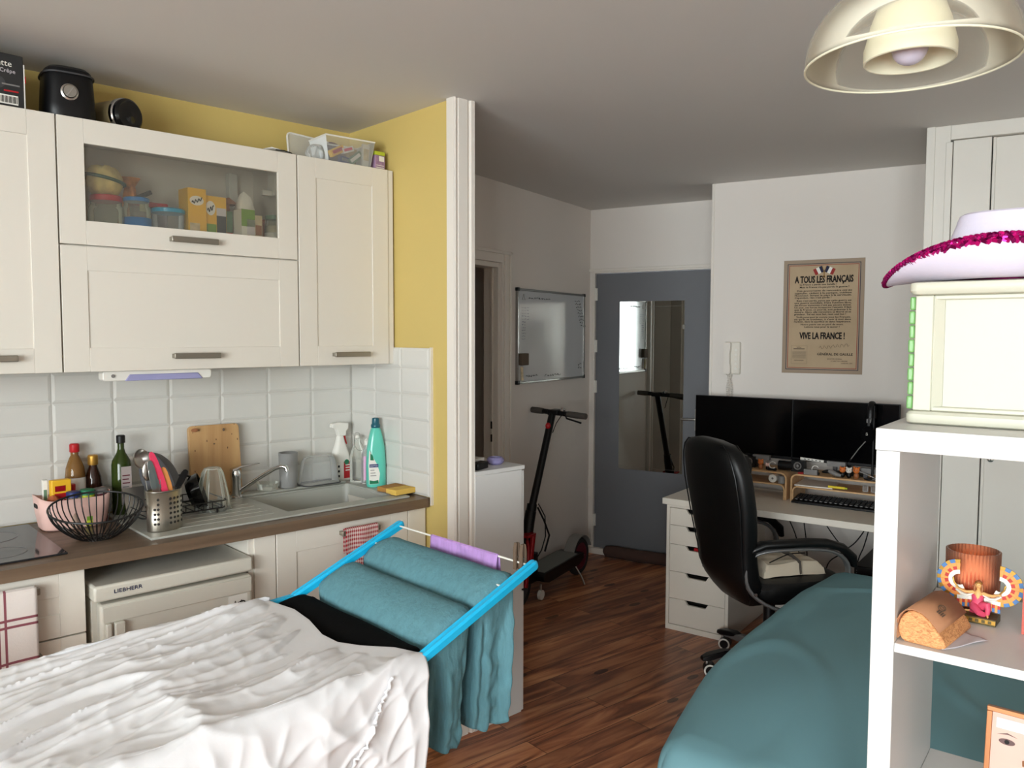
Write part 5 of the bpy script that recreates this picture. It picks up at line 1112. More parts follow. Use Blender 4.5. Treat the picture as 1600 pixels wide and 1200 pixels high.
# computer under the desk + cables
pc = thing('computer_tower', 'black computer tower standing under the right end of the desk', 'computer', DW(.985, .10, .001), AZD)
mb = MB(); mb.box(0, .17, 0, .42, 0, .50, 'black_plastic'); mb.build('case', pc, bevel=.006)
mb = MB(); [mb.cyl((.012, -.001, .43+.012*i), (.012, .0, .43+.012*i), .0018, 'mid_grey', n=8) for i in range(5)]; mb.build('front_dots', pc)
for lb, pts in (('black cable hanging furthest left under the desk, behind the chair arm', [(.50, .50, .70), (.54, .48, .62), (.60, .46, .50), (.62, .44, .36), (.60, .40, .15), (.62, .36, .004)]),
                ('short straight black cable hanging under the middle of the desk', [(.62, .50, .70), (.625, .5, .6), (.65, .48, .45), (.66, .47, .2), (.64, .44, .004)]),
                ('black cable slanting down to the right under the desk', [(.68, .50, .70), (.72, .5, .63), (.80, .5, .52), (.90, .5, .42), (.94, .53, .30), (.93, .535, .004)]),
                ('black cable slanting down to the left from beside the computer', [(.965, .50, .70), (.955, .5, .62), (.90, .5, .52), (.82, .5, .44), (.75, .5, .34), (.74, .48, .004)]),
                ('thin black cable hanging straight beside the computer tower', [(.965, .51, .70), (.962, .51, .60), (.94, .51, .50), (.91, .51, .40), (.90, .5, .2), (.88, .48, .004)])):
    t_ = thing('power_cable', lb, 'cable', DO, AZD); mb = MB(); P_ = [V(p) for p in pts]; sm = []
    for i in range(len(P_)-1):
        p0, p1, p2, p3 = P_[max(i-1, 0)], P_[i], P_[i+1], P_[min(i+2, len(P_)-1)]
        for k_ in range(6):
            s = k_/6; sm.append(.5*((2*p1)+(p2-p0)*s+(2*p0-5*p1+4*p2-p3)*s*s+(3*p1-p0-3*p2+p3)*s**3))
    mb.tube(sm+[P_[-1]], .0032, 'black_plastic', 6); mb.build('cable', t_)
# ================================================================== OFFICE CHAIR (local x = facing)
CH = V((3.52, 1.94, 0)); AZC = -28
oc = thing('office_chair', 'black leather high-back office chair with curved silver armrests', 'chair', CH, AZC)
def sup(w_, d_, n=40, e=.55): return [(d_*(abs(cos(q))**e)*(1 if cos(q) >= 0 else -1), w_*(abs(sin(q))**e)*(1 if sin(q) >= 0 else -1)) for q in [2*pi*i/n for i in range(n)]]
prof = [(.365, -.15, .10, .03), (.385, -.165, .15, .05), (.42, -.185, .19, .06), (.47, -.215, .215, .065), (.53, -.24, .222, .066), (.60, -.25, .225, .06), (.66, -.262, .235, .058), (.75, -.275, .252, .060), (.85, -.29, .265, .060), (.93, -.305, .268, .060), (1.0, -.315, .262, .062), (1.06, -.325, .245, .062), (1.105, -.33, .22, .058), (1.135, -.332, .175, .046), (1.15, -.333, .10, .028), (1.153, -.333, .03, .01)]
mb = MB(); mb.loft([[(cx+x-.02*(y/.25)**2*-1.0, y, z) for x, y in sup(hw, th, 44, .62)] for z, cx, hw, th in prof], 'black_leather'); bk = mb.build('backrest', oc)
mb = MB()
for z0, z1, hw, dx in ((.96, 1.10, .17, .05), (.56, .72, .17, .045), (.74, .94, .17, .04)):
    zc_ = (z0+z1)/2; cx = -.29-.0*zc_-.10*(zc_-.8)*.6
    mb.loft([[(cx+.03+dx*.8*k_+x*(.35+.65*k_), y*(.75+.25*k_), zc_+(z1-z0)/2*s) for x, y in sup(hw, .035, 32, .6)] for s, k_ in ((-1, .2), (-.8, .75), (-.4, 1), (0, 1.05), (.4, 1), (.8, .75), (1, .2))], 'black_leather')
mb.build('cushions', oc)
def outline(off, zs_):
    return [(cx+off, hw*s, z) for z, cx, hw, th in zs_ for s in (1,)]
mb = MB()
L_ = [(cx-.028, hw*.93, z) for z, cx, hw, th in prof[1:14]]; mb.tube(L_+[(x, -y, z) for x, y, z in L_[::-1]], .0035, 'black_leather', 6); L_ = [(cx+.04, hw*.96, z) for z, cx, hw, th in prof[1:14]]; mb.tube(L_+[(x, -y, z) for x, y, z in L_[::-1]], .0035, 'black_leather', 6); mb.build('piping', bk)
mb = MB(); mb.loft([[(.03+x, y, z) for x, y in sup(hw, hd, 44, .5)] for z, hw, hd in ((.40, .20, .20), (.41, .235, .235), (.44, .25, .255), (.48, .25, .26), (.505, .235, .24), (.515, .19, .20), (.518, .08, .09))], 'black_leather'); mb.build('seat', oc)
for s in (-1, 1):
    lp_ = [(-.255, .60), (-.262, .55), (-.25, .49), (-.21, .44), (-.15, .405), (-.08, .39), (.0, .39), (.08, .405), (.15, .44), (.20, .49), (.225, .55), (.215, .60), (.17, .645), (.10, .668), (.0, .678), (-.10, .677), (-.18, .665), (-.235, .64)]
    mb = MB(); n = len(lp_); rg = []
    for i in range(n):
        p = V((lp_[i][0], lp_[i][1])); tg = (V(lp_[(i+1) % n])-V(lp_[i-1])).normalized(); nn = V((-tg.y, tg.x))
        yk = s*(.285-.085*max(0, min(1, (-p.x-.08)/.17)))
        rg.append([(p.x+nn.x*a_, yk+b_, p.y+nn.y*a_) for a_, b_ in ((-.010, -.022), (.010, -.022), (.010, .022), (-.010, .022))])
    rg.append(rg[0]); mb.loft(rg, 'grey_arm', True, False); ar = mb.build('armrest', oc, bevel=.004, sub=1)
    mb = MB(); pp = [(-.262, .60), (-.25, .655), (-.19, .690), (-.10, .703), (.0, .705), (.10, .696), (.18, .672), (.235, .625), (.25, .58)]
    rg = []
    for i, (x, z) in enumerate(pp):
        k_ = .6 if i in (0, len(pp)-1) else 1; tg = V((pp[min(i+1, 8)][0]-pp[max(i-1, 0)][0], pp[min(i+1, 8)][1]-pp[max(i-1, 0)][1])).normalized(); nn = V((-tg.y, tg.x))
        yk = s*(.285-.085*max(0, min(1, (-x-.08)/.17)))
        rg.append([(x+nn.x*.02*k_*cos(q), yk+.032*k_*sin(q), z+nn.y*.02*k_*cos(q)) for q in [2*pi*j/20 for j in range(20)]])
    mb.loft(rg, 'black_leather'); mb.build('arm_pad', ar)
    mb = MB(); mb.cyl((-.225, s*.236, .468), (-.225, s*.240, .468), .008, 'chrome', n=14); mb.build('bolt', ar)
mb = MB(); mb.cyl((0, 0, .10), (0, 0, .40), .028, 'black_plastic'); mb.box(-.12, .12, -.09, .09, .37, .40, 'black_plastic'); mb.tube([(0, -.05, .385), (.02, -.28, .38)], .005, 'steel', 8); mb.build('gas_column', oc, bevel=.003)
for k_ in range(5):
    q = R(75+72*k_-AZC); d = V((cos(q), sin(q), 0)); sd_ = V((-sin(q), cos(q), 0))
    mb = MB(); rg = []
    for r_, w_, z0, z1 in ((.02, .035, .085, .13), (.12, .028, .085, .125), (.24, .024, .080, .108), (.325, .022, .072, .092)): c_ = d*r_; rg.append([c_+sd_*w_+V((0, 0, z0)), c_-sd_*w_+V((0, 0, z0)), c_-sd_*w_*.8+V((0, 0, z1)), c_+sd_*w_*.8+V((0, 0, z1))])
    mb.loft(rg, 'grey_arm'); lg = mb.build('base_arm', oc, bevel=.006)
    mb = MB(); rg = []
    for r_, w_, z0, z1 in ((.19, .018, .105, .116), (.23, .028, .095, .119), (.31, .029, .078, .105), (.345, .018, .074, .092)): c_ = d*r_; rg.append([c_+sd_*w_+V((0, 0, z0)), c_-sd_*w_+V((0, 0, z0)), c_-sd_*w_*.8+V((0, 0, z1)), c_+sd_*w_*.8+V((0, 0, z1))])
    mb.loft(rg, 'black_plastic'); mb.build('foot_pad', lg, bevel=.005)
    c_ = d*.315; mb = MB(); sp_ = R(200+20*k_-AZC); wd = V((cos(sp_), sin(sp_), 0)); wn_ = V((-sin(sp_), cos(sp_), 0))
    cw = c_+wn_*.012+V((0, 0, .031)); mb.cyl(cw-wd*.026, cw+wd*.026, .030, 'black_plastic', n=28)
    for s in (-1, 1): mb.cyl(cw+wd*s*.0262, cw+wd*s*.0272, .0295, 'label_white', n=28); mb.cyl(cw+wd*s*.0272, cw+wd*s*.0285, .0215, 'black_plastic', n=24)
    mb.cyl(c_+V((0, 0, .05)), c_+V((0, 0, .078)), .008, 'steel', n=10); mb.build('caster', lg)
# folded cream cloth on the seat
t_ = thing('folded_cloth', 'cream folded cloth bag with a dark strap on the chair seat', 'cloth', CH+V((0, 0, .519)), AZC)
def fc_(u, v_):
    x, y = -.14+.33*u, -.17+.25*v_; e = min(u, 1-u, v_, 1-v_); return (x, y, .0+.055*min(1, e/.10)**.5+.012*noise.noise((x*9, y*16, 2)))
mb = MB(); mb.grid(fc_, 40, 30, 'cream_cloth'); mb.build('cloth', t_)
mb = MB(); mb.tube([(.05, -.172, .005), (.05, -.165, .058), (.055, -.09, .072), (.06, .0, .07), (.06, .078, .05)], .010, 'strap_dark', 8, flat=.3); mb.tube([(-.10, -.15, .064), (.0, -.10, .072), (.06, -.07, .074), (.15, -.06, .068)], .003, 'black_plastic', 6); mb.build('strap', t_)

# ================================================================== BOOKSHELF (local x right, y away)
AZS = -80.35; SO = V((1.4076, .5818, 0))
def SW(x, y, z): return SO+V((cos(R(AZS)), sin(R(AZS)), 0))*x+V((-sin(R(AZS)), cos(R(AZS)), 0))*y+V((0, 0, z))
bs = thing('cube_shelf', 'tall white open cube bookshelf at the right, cut by the photo edge', 'shelf', SO, AZS)
W_ = .77; T = 1.473; m = 'white_melamine'
mb = MB(); mb.box(0, W_, -.001, .391, T-.038, T, m); mb.build('top_panel', bs, bevel=.0012)
mb = MB(); mb.box(0, W_, 0, .39, 0, .038, m); mb.build('bottom_panel', bs, bevel=.0012)
mb = MB(); mb.box(.0015, .0395, 0, .39, .038, T-.0385, m); mb.build('side_panel', bs, bevel=.0012)
mb = MB(); mb.box(W_-.0395, W_-.0015, 0, .39, .038, T-.0385, m); mb.build('side_panel', bs, bevel=.0012)
ZH = [1.0999, .749, .398]
for z in ZH:
    mb = MB(); mb.box(.040, W_-.040, .001, .389, z-.016, z, m); mb.build('shelf', bs, bevel=.0008)
for i, (z0, z1) in enumerate(((1.1003, T-.0385), (.7495, 1.0835), (.3985, .7325), (.0385, .3815))):
    mb = MB(); mb.box(W_/2-.008, W_/2+.008, .001, .389, z0, z1, m); mb.build('divider', bs, bevel=.0008)
# cream box on top
cb = thing('cream_box', 'cream moulded storage box on top of the white bookshelf under the hat', 'box', SW(.024, .105, T+.0005), AZS)
bw_, bh, bd = .33, .256, .235
mb = MB(); rr = rrect(bw_, bd, .014, 5)
def shift(pts, k_): return [((x)*(1-k_/bw_*2)+bw_/2, y*(1-k_/bd*2)+bd/2) for x, y in pts]
mb.loft([[(x, y, z) for x, y in shift(rr, k_)] for z, k_ in ((0, .006), (.003, .001), (.008, 0), (.018, 0), (.023, .004), (.024, .012))], 'cream_box'); mb.build('base_flange', cb)
mb = MB(); mb.loft([[(x, y, z) for x, y in shift(rr, k_)] for z, k_ in ((bh-.024, .012), (bh-.022, .004), (bh-.016, 0), (bh-.006, 0), (bh-.002, .001), (bh, .006))], 'cream_box'); mb.build('lid', cb)
mb = MB(); z0, z1 = .0242, bh-.0242
mb.box(.010, .040, .012, bd-.012, z0, z1, 'cream_box'); mb.box(bw_-.04, bw_-.010, .012, bd-.012, z0, z1, 'cream_box'); mb.box(.040, bw_-.04, .024, bd-.03, z0, z1, 'cream_box')
mb.prism([(.040, .012), (.058, .024), (.040, .024)], z0, z1, 'cream_box', 'z'); mb.box(.04, bw_-.04, .014, .026, z1-.008, z1, 'cream_box'); mb.box(.04, bw_-.04, .014, .026, z0, z0+.008, 'cream_box'); mb.build('recessed_side', cb, bevel=.002)
mb = MB()
for i in range(8): zz0 = z0+.001+(z1-z0-.002)*i/8; mb.box(-.001+.001*(i % 2), .0095, .014, .034, zz0+.0008, zz0+(z1-z0-.002)/8-.0008, 'green_strip')
mb.build('green_bead_strip', cb, bevel=.003, seg=3)
# cowboy hat
ht = thing('cowboy_hat', 'white felt cowboy hat with magenta sequin brim lying on the cream box', 'hat', SW(.172, .185, T+bh+.0015), AZS)
A_, B_ = .205, .150
def brim(r_, th):
    """r 0..1 from crown to edge"""
    k_ = .5+.5*r_; x, y = A_*k_*cos(th), B_*k_*sin(th)
    up_ = abs(sin(th))**1.7*r_**2*.066; dn = abs(cos(th))**3*r_**3*.006
    return (x, y*(1-.18*abs(sin(th))*r_**2), .0035+up_-dn)
mb = MB(); mb.grid(lambda u, v_: brim(v_, 2*pi*u), 90, 16, 'hat_felt'); br_ = mb.build('brim', ht, solid=.003)
def crown(u, v_):
    th = 2*pi*u; x0_, y0_ = A_*.5*cos(th), B_*.5*sin(th)*1.02
    if v_ < .75: s = v_/.75; k_ = 1-.16*s**3; return (x0_*k_, y0_*k_*(1-.1*s), .004+.100*s)
    s = (v_-.75)/.25; k_ = .84*cos(s*pi/2); return (x0_*k_, y0_*k_*.9, .104+.018*sin(pi*min(1, s*1.4))-.03*max(0, s-.3)*(1-abs(x0_*k_)/.09))
mb = MB(); mb.grid(crown, 60, 30, 'hat_felt'); mb.build('crown', ht)
mb = MB()
for i in range(150):
    th = 2*pi*i/150
    for off in (0, 1, 2, 3, 4):
        p = V(brim(1.0-.03*off, th+.012*off)); nrm = V((random.uniform(-.6, .6), random.uniform(-.6, .6)-sin(th), random.uniform(.2, 1))).normalized()
        M_ = Matrix.Translation(p+V((0, 0, .004-.003*(off == 0)))-V((0, .004, 0))*(1 if sin(th) < 0 else -1)*(off > 0)+nrm*.001) @ nrm.to_track_quat('Z', 'Y').to_matrix().to_4x4()
        mb.lathe([(.0052, -.0003), (.0052, .0003)], 'sequin' if random.random() < .6 else 'sequin_dark', M=M_, n=8)
for i in range(150):
    p = V(brim(1.0, 2*pi*i/150)); mb.ball(tuple(p), (.0045, .0045, .0045), 'sequin_dark', 6)
mb.build('sequin_trim', ht, smooth=False)
mb = MB(); mb.tube([(A_*.505*cos(2*pi*i/60), B_*.515*sin(2*pi*i/60), .010) for i in range(60)], .0045, 'sequin_dark', 6, True); mb.build('hat_band', ht)
# objects on the upper shelf
Z1 = ZH[0]+.0004
cp = thing('candle_glass', 'ribbed amber glass candle holder behind the winged figurine', 'candle', SW(.117, .305, Z1), AZS)
mb = MB(); r_ = .046; H = .112; prof2 = [(.80, 0), (.93, .006), (1, .016), (1, H)]
rings = [[(r_*k_*(1+.022*cos(44*q)*(1 if z > .016 else 0))*cos(q), r_*k_*(1+.022*cos(44*q)*(1 if z > .016 else 0))*sin(q), z) for q in [2*pi*i/220 for i in range(220)]] for k_, z in prof2]
mb.loft(rings, 'amber_glass', caps=False); mb.add(rings[0], [tuple(range(220))], 'amber_glass'); mb.build('glass', cp, solid=.0025, ang=60)
mb = MB(); mb.lathe([(r_*.78, .004), (r_*.9, .012), (r_*.94, .026), (0, .0262)], 'amber_liquid', n=40); mb.build('candle_wax', cp)
mb = MB(); mb.lathe([(r_*.93, .027), (r_*.945, .085)], 'peach', n=40, caps=False); mb.build('inner_sleeve', cp)
# winged figurine
fg = thing('winged_figurine', 'kneeling winged goddess figurine in a pink robe on a bronze plinth', 'figurine', SW(.138, .220, Z1), AZS-4); fg.scale = (.94, .94, .94)
mb = MB(); mb.box(-.036, .036, -.026, .022, 0, .013, 'bronze'); mb.box(-.036, .036, -.0266, -.026, .003, .011, 'gold'); [mb.box(-.032+.011*i, -.026+.011*i, -.0275, -.0262, .004, .010, 'bronze') for i in range(6)]; mb.build('plinth', fg, bevel=.001)
def skinned(name, parent, joints, edges, m, sub=2, root=0):
    me = bpy.data.meshes.new(name); me.from_pydata([j[0] for j in joints], edges, []); me.materials.append(MATS[m]); o = bpy.data.objects.new(name, me); COL.objects.link(o); o.parent = parent
    md = o.modifiers.new('skin', 'SKIN'); md.use_smooth_shade = True
    if not me.skin_vertices: me.skin_vertices
    for i, j in enumerate(joints): me.skin_vertices[0].data[i].radius = (j[1], j[1] if len(j) < 3 else j[2]); me.skin_vertices[0].data[i].use_root = (i == root)
    s = o.modifiers.new('sub', 'SUBSURF'); s.levels = sub; s.render_levels = sub; return o
def lofted_limb(mb, pts, m, n=12):
    mb.tube([p[0] for p in pts], [p[1] for p in pts], m, n)
# one continuous body: torso, kneeling legs, outstretched arms with hands
mb = MB()
jt = [((0, 0, .030), .0075), ((0, 0, .040), .0068), ((0, -.001, .048), .0078), ((0, 0, .056), .0072), ((0, 0, .0615), .0032), ((0, -.001, .066), .004)]
lofted_limb(mb, jt, 'skin_gold', 16)
for s in (-1, 1):
    lofted_limb(mb, [((s*.004, 0, .0545), .0035), ((s*.009, 0, .055), .0036), ((s*.020, -.002, .0535), .0026), ((s*.028, -.003, .055), .0022), ((s*.036, -.004, .058), .0018)], 'skin_gold', 10)
    for f_ in range(4): mb.tube([(s*.0355, -.004, .0575+.0004*f_), (s*(.040+.0006*(f_ % 2)), -.0048, .057+.0012*f_)], [.0007, .0004], 'skin_gold', 6)
    mb.tube([(s*.035, -.0045, .058), (s*.037, -.0065, .061)], [.0007, .0004], 'skin_gold', 6)
mb.ball((0, -.001, .071), (.0056, .0062, .0075), 'skin_gold', 18); mb.ball((0, -.0075, .070), (.0009, .0012, .0018), 'skin_gold', 8)
mb.build('body', fg)
mb = MB()
for s in (-1, 1): mb.ball((s*.0022, -.0066, .0722), (.0009, .0005, .0006), 'ink', 8)
mb.ball((0, -.0068, .0672), (.0014, .0006, .0005), 'feather_red', 8); mb.build('face', fg)
mb = MB(); mb.ball((0, .0008, .0735), (.0066, .0068, .0066), 'toy_brown', 16); [mb.tube([(s*.0058, -.001, .073), (s*.0068, -.002, .064), (s*.0064, -.003, .057)], [.0022, .0026, .0014], 'toy_brown', 8) for s in (-1, 1)]; mb.tube([(.0066*cos(q), .0068*sin(q), .0755) for q in [2*pi*i/20 for i in range(20)]], .0008, 'gold', 6, True); mb.build('hair', fg)
mb = MB(); rings = [[(x, y-.001, z) for x, y in sup(w_, d_, 24, .9)] for z, w_, d_ in ((.022, .012, .010), (.030, .0125, .0085), (.040, .0098, .0072), (.048, .0108, .0085), (.0515, .0095, .0076))]
mb.loft([[(p[1]*0+q[1], q[0], q[2]) for p, q in zip(r, r)] for r in [[(a_[0], a_[1], a_[2]) for a_ in rg] for rg in rings]], 'robe_pink')
lofted_limb(mb, [((-.006, 0, .028), .0095), ((-.004, -.010, .026), .0085), ((.006, -.018, .021), .0068), ((.012, -.014, .017), .0055), ((-.002, .0, .016), .0045), ((-.014, .002, .0155), .003)], 'robe_pink', 14)
lofted_limb(mb, [((.005, 0, .028), .0095), ((.012, -.008, .034), .0078), ((.0195, -.012, .037), .0062), ((.020, -.013, .028), .0052), ((.019, -.013, .018), .0042)], 'robe_pink', 14); mb.build('robe', fg)
mb = MB(); mb.tube([(-.013, .002, .0155), (-.022, .001, .0148), (-.027, -.001, .0142)], [.0022, .002, .0008], 'skin_gold', 8); mb.tube([(.019, -.013, .0165), (.021, -.018, .0148), (.0215, -.021, .0142)], [.0022, .002, .001], 'skin_gold', 8); mb.build('feet', fg)
for s in (-1, 1):
    mb = MB(); pv = V((s*.036, .004, .074))
    for k_ in range(15):
        q = R(-112+k_*(196/14)); ang_ = q if s > 0 else pi-q
        d = V((cos(ang_), 0, sin(ang_))); n_ = V((-d.z, 0, d.x))
        for r0_, r1_, w_, mm in ((.011, .0195, .0026, 'feather_white'), (.019, .0265, .0033, 'feather_red' if k_ % 2 else 'feather_orange'), (.026, .0335, .0042, 'feather_orange'), (.033, .0405, .0046, 'feather_blue' if k_ % 2 else 'gold')):
            c0, c1 = pv+d*r0_, pv+d*r1_; y_ = -.0012*(k_ % 2)
            mb.loft([[c0+n_*w_+V((0, y_, 0)), c0-n_*w_+V((0, y_, 0)), c0-n_*w_+V((0, y_+.002, 0)), c0+n_*w_+V((0, y_+.002, 0))], [c1+n_*w_*1.15+V((0, y_, 0)), c1-n_*w_*1.15+V((0, y_, 0)), c1-n_*w_*1.15+V((0, y_+.002, 0)), c1+n_*w_*1.15+V((0, y_+.002, 0))]], mm)
    mb.tube([(s*.008, .001, .052), (s*.020, .001, .046), (s*.030, .001, .048), (s*.040, .002, .055)], [.004, .0055, .006, .005], 'feather_white', 10, flat=.5); mb.tube([(s*.008, .0, .056), (s*.025, .0, .054), (s*.036, .0, .058), (s*.044, .0, .068), (s*.046, 0, .078)], .0016, 'gold', 8)
    for k_ in range(6):     # hanging feathers under the arm
        x = s*(.012+.0048*k_); 
        for z0, z1, mm in ((.046, .038, 'feather_white'), (.038, .031, 'feather_red' if k_ % 2 else 'feather_orange'), (.031, .023, 'feather_blue' if k_ % 2 else 'feather_orange')): mb.box(x-.0024, x+.0024, .002, .004, z1-.0006*k_, z0-.0006*k_, mm)
    mb.build('wing', fg, bevel=.0004)
# glasses case, purple cloth, red book, glass trinket
gc = thing('glasses_case', 'cork covered folding glasses case with a logo at the shelf front edge', 'case', SW(.087, .050, Z1), AZS+6)
mb = MB(); sec = [(-.030, .0), (.024, .0), (.034, .003), (.037, .009), (.030, .020), (.020, .033), (.008, .046), (-.004, .054), (-.016, .057), (-.026, .054), (-.034, .046), (-.039, .036), (-.0415, .024), (-.040, .012), (-.036, .004)]
mb.prism(sec, -.035, .105, 'cork', 'y', TM(rz=-14)); mb.build('body', gc, bevel=.005, seg=3)
mb = MB(); fl = [(-.041, .004), (-.0435, .014), (-.0450, .026), (-.042, .038), (-.037, .048), (-.029, .0565), (-.017, .0605), (-.003, .058), (.009, .050), (.020, .038), (.026, .030)]
fl2 = [(x, z) for x, z in fl]; vs = []; fs = []
for y in (-.038, .108):
    for x, z in fl2: vs.append((x-(.0), y, z))
n = len(fl2); fs = [(i, i+1, n+i+1, n+i) for i in range(n-1)]
mb.add(vs, fs, 'cork_edge', TM(rz=-14)); mb.build('flap', gc, solid=.0016)
mb = MB(); M_ = TM(rz=-14) @ TM(.009, .03, .0528, ry=36)
mb.tube([(.013*cos(2*pi*i/24)*.45, .013*sin(2*pi*i/24), 0) for i in range(24)], .0006, 'peg_wood', 5, True, M_)
mb.tube([(.005*cos(q), .005*sin(q), 0) for q in [2*pi*i/14 for i in range(14)]], .0005, 'peg_wood', 5, True, M_)
for k_ in range(4): mb.box(.006-.0035*k_+.004, .008-.0035*k_+.004, -.028, -.012, -.0004, .0004, 'peg_wood', M_)
mb.build('logo', gc)
t_ = thing('cleaning_cloth', 'thin pale lilac glasses cloth lying beside the cork case', 'cloth', SW(.112, .070, Z1), AZS-30)
mb = MB(); mb.grid(lambda u, v_: (-.03+.06*u, -.05+.11*v_, .002+.0012*sin(u*9+v_*7)), 20, 20, 'paper_mauve'); mb.build('cloth', t_, solid=.0008)
mb = MB(); mb.box(-.006, .006, -.045, -.043, .0035, .0042, 'ink'); mb.build('tag', t_)
t_ = thing('earring', 'little silver and green earring on the shelf by the cork case', 'earring', SW(.118, .135, Z1), AZS)
mb = MB(); mb.ball((0, 0, .003), (.004, .003, .003), 'chrome', 12); mb.ball((-.003, .012, .003), (.0028, .0028, .003), 'chrome', 12); mb.build('bead', t_)
mb = MB(); mb.ball((-.003, .0, .0026), (.003, .003, .0026), 'green_lid', 12); mb.build('green_stone', t_)
t_ = thing('red_book', 'small red covered book upright at the right photo edge', 'book', SW(.242, .20, Z1), AZS-10)
mb = MB(); mb.box(-.028, .06, -.02, .0, 0, .082, 'book_red'); mb.box(-.026, .058, -.0165, -.0035, .0825, .0828, 'paper_white'); mb.build('cover', t_, bevel=.002)
mb = MB(); mb.box(-.0284, -.028, -.018, -.002, .02, .0215, 'pink_plastic'); mb.box(-.0284, -.028, -.018, -.002, .058, .0595, 'pink_plastic'); mb.build('spine_lines', t_)
t_ = thing('glass_trinket', 'small clear glass ornament behind the red book', 'ornament', SW(.222, .27, Z1), AZS)
mb = MB(); mb.ball((0, 0, .035), (.012, .012, .034), 'clear_glass', 18); mb.tube([(.014*cos(q), 0, .065+.010*sin(q)) for q in [2*pi*i/20 for i in range(20)]], .002, 'steel', 6, True); mb.build('ornament', t_)
# framed photo on the lower shelf
pf = thing('photo_frame', 'copper framed portrait photograph on the lower shelf at the right', 'picture frame', SW(.190, .18, ZH[1]+.0004), AZS-3)
mb = MB(); fw_, fh = .15, .20; M_ = TM(0, 0, 0, rx=-8)
for x0, x1, z0, z1 in ((0, fw_, 0, .009), (0, fw_, fh-.009, fh), (0, .009, .009, fh-.009), (fw_-.009, fw_, .009, fh-.009)): mb.box(x0-.03, x1-.03, -.005, .005, z0, z1, 'copper_frame', M_)
mb.box(-.03, fw_-.03, .005, .008, 0, fh, 'brown_card', M_); mb.build('frame', pf, bevel=.001)
mb = MB(); mb.box(-.021, fw_-.039, -.001, .0, .009, fh-.009, 'photo_skin', M_); mb.box(-.014, fw_-.039, -.0016, -.001, fh-.036, fh-.018, 'photo_sky', M_)
for cx in (.004, .066):
    mb.prism([(cx+.013*cos(q), fh-.058+.0055*sin(q)) for q in [2*pi*i/24 for i in range(24)]], -.0017, -.001, 'photo_dark', 'y', M_); mb.prism([(cx+.004*cos(q), fh-.058+.004*sin(q)) for q in [2*pi*i/16 for i in range(16)]], -.002, -.0017, 'ink', 'y', M_)
    mb.prism([(cx-.016, fh-.048), (cx, fh-.042), (cx+.016, fh-.047), (cx, fh-.0445)], -.0017, -.001, 'photo_dark', 'y', M_)
mb.prism([(.030, fh-.09), (.042, fh-.09), (.037, fh-.06)], -.0016, -.001, 'pink_plastic', 'y', M_); mb.prism([(.036+.018*cos(q), fh-.115+.005*sin(q)) for q in [2*pi*i/20 for i in range(20)]], -.0017, -.001, 'book_red', 'y', M_); mb.build('photograph', pf, smooth=False)
mb = MB(); mb.box(.03, .06, .0, .004, 0, .12, 'brown_card', TM(0, .055, .004, rx=22)); mb.build('stand', pf)
# ================================================================== BED (shelf frame)
bd_ = thing('bed', 'low bed under a plain teal duvet behind the white bookshelf', 'bed', SO, AZS)
BX0, BX1, BY0, BY1 = -.715, .70, .42, 2.37
mb = MB(); mb.box(BX0+.05, BX1, BY0+.03, BY1-.02, .20, .27, 'dark_grey'); mb.build('base', bd_, bevel=.004)
for x in (BX0+.12, BX1-.10):
    for y in (BY0+.12, BY1-.12): mb = MB(); mb.cyl((x, y, 0), (x, y, .20), .025, 'black_plastic'); mb.build('leg', bd_)
mb = MB(); mb.prism(rrect(BX1-BX0-.06, BY1-BY0-.06, .08), .27, .43, 'sheet_white', 'z', TM((BX0+BX1)/2+.02, (BY0+BY1)/2, 0)); mb.build('mattress', bd_, bevel=.03, seg=4)
mb = MB()
def duvet(u, v_):
    # u across x, v along y; edges roll over and hang
    du, dv = .16, .12; Wx, Wy = BX1-BX0, BY1-BY0
    def roll(s, L_, hang):     # s in [-hang, L+hang] -> position, drop
        rr_ = .075
        if s < 0: d = -s
        elif s > L_: d = s-L_
        else: return s, 0
        if d < rr_*pi/2: off = rr_*sin(d/rr_); dp = rr_*(1-cos(d/rr_))
        else: off = rr_; dp = rr_+(d-rr_*pi/2)
        return (-off if s < 0 else L_+off), dp
    L1, L2 = Wx-.13, Wy-.13
    s = -du+(L1+2*du)*u; t2 = -dv+(L2+2*dv)*v_
    x, d1 = roll(s, L1, du); y, d2 = roll(t2, L2, dv)
    if d1 > 0 and d2 > 0: k_ = .0; dp = max(d1, d2)+.35*min(d1, d2); 
    else: dp = d1+d2
    if d1 > 0 and d2 > 0:   # round the corner plan
        sc = .72+.28*(1-min(d1, d2)/max(d1, d2)); x = (x*sc if x < 0 else L1+(x-L1)*sc); y = (y*sc if y < 0 else L2+(y-L2)*sc)
    X, Y_ = BX0+.075+x, BY0+.065+y
    bump_ = .05*sin(pi*min(1, max(0, (Y_-.5)/1.9)))
    X += .10*max(0, (1.1-Y_)/.7)**1.6*max(0, 1-(X-BX0)/.5)
    if Y_ > BY1-.03: Y_ = BY1-.03-.0
    n_ = noise.noise((X*1.6+3, Y_*1.1, 0))*.030+noise.noise((X*5+Y_*2, Y_*2.2-X, 4))*.010+ .010*max(0, 1-abs(noise.noise((X*2+Y_*.8, Y_*1.4-X*1.1, 8)))*9)
    ez = lambda q_: sin(pi/2*min(1, max(0, q_)/.45)); puff = .045*ez(s)*ez(L1-s)*ez(t2)*ez(L2-t2)
    return (X, Y_, 0.525+bump_+puff+n_*(1 if dp == 0 else .5)-min(dp, .30))
mb = MB(); mb.grid(duvet, 110, 130, 'duvet'); mb.build('duvet', bd_, solid=.02)
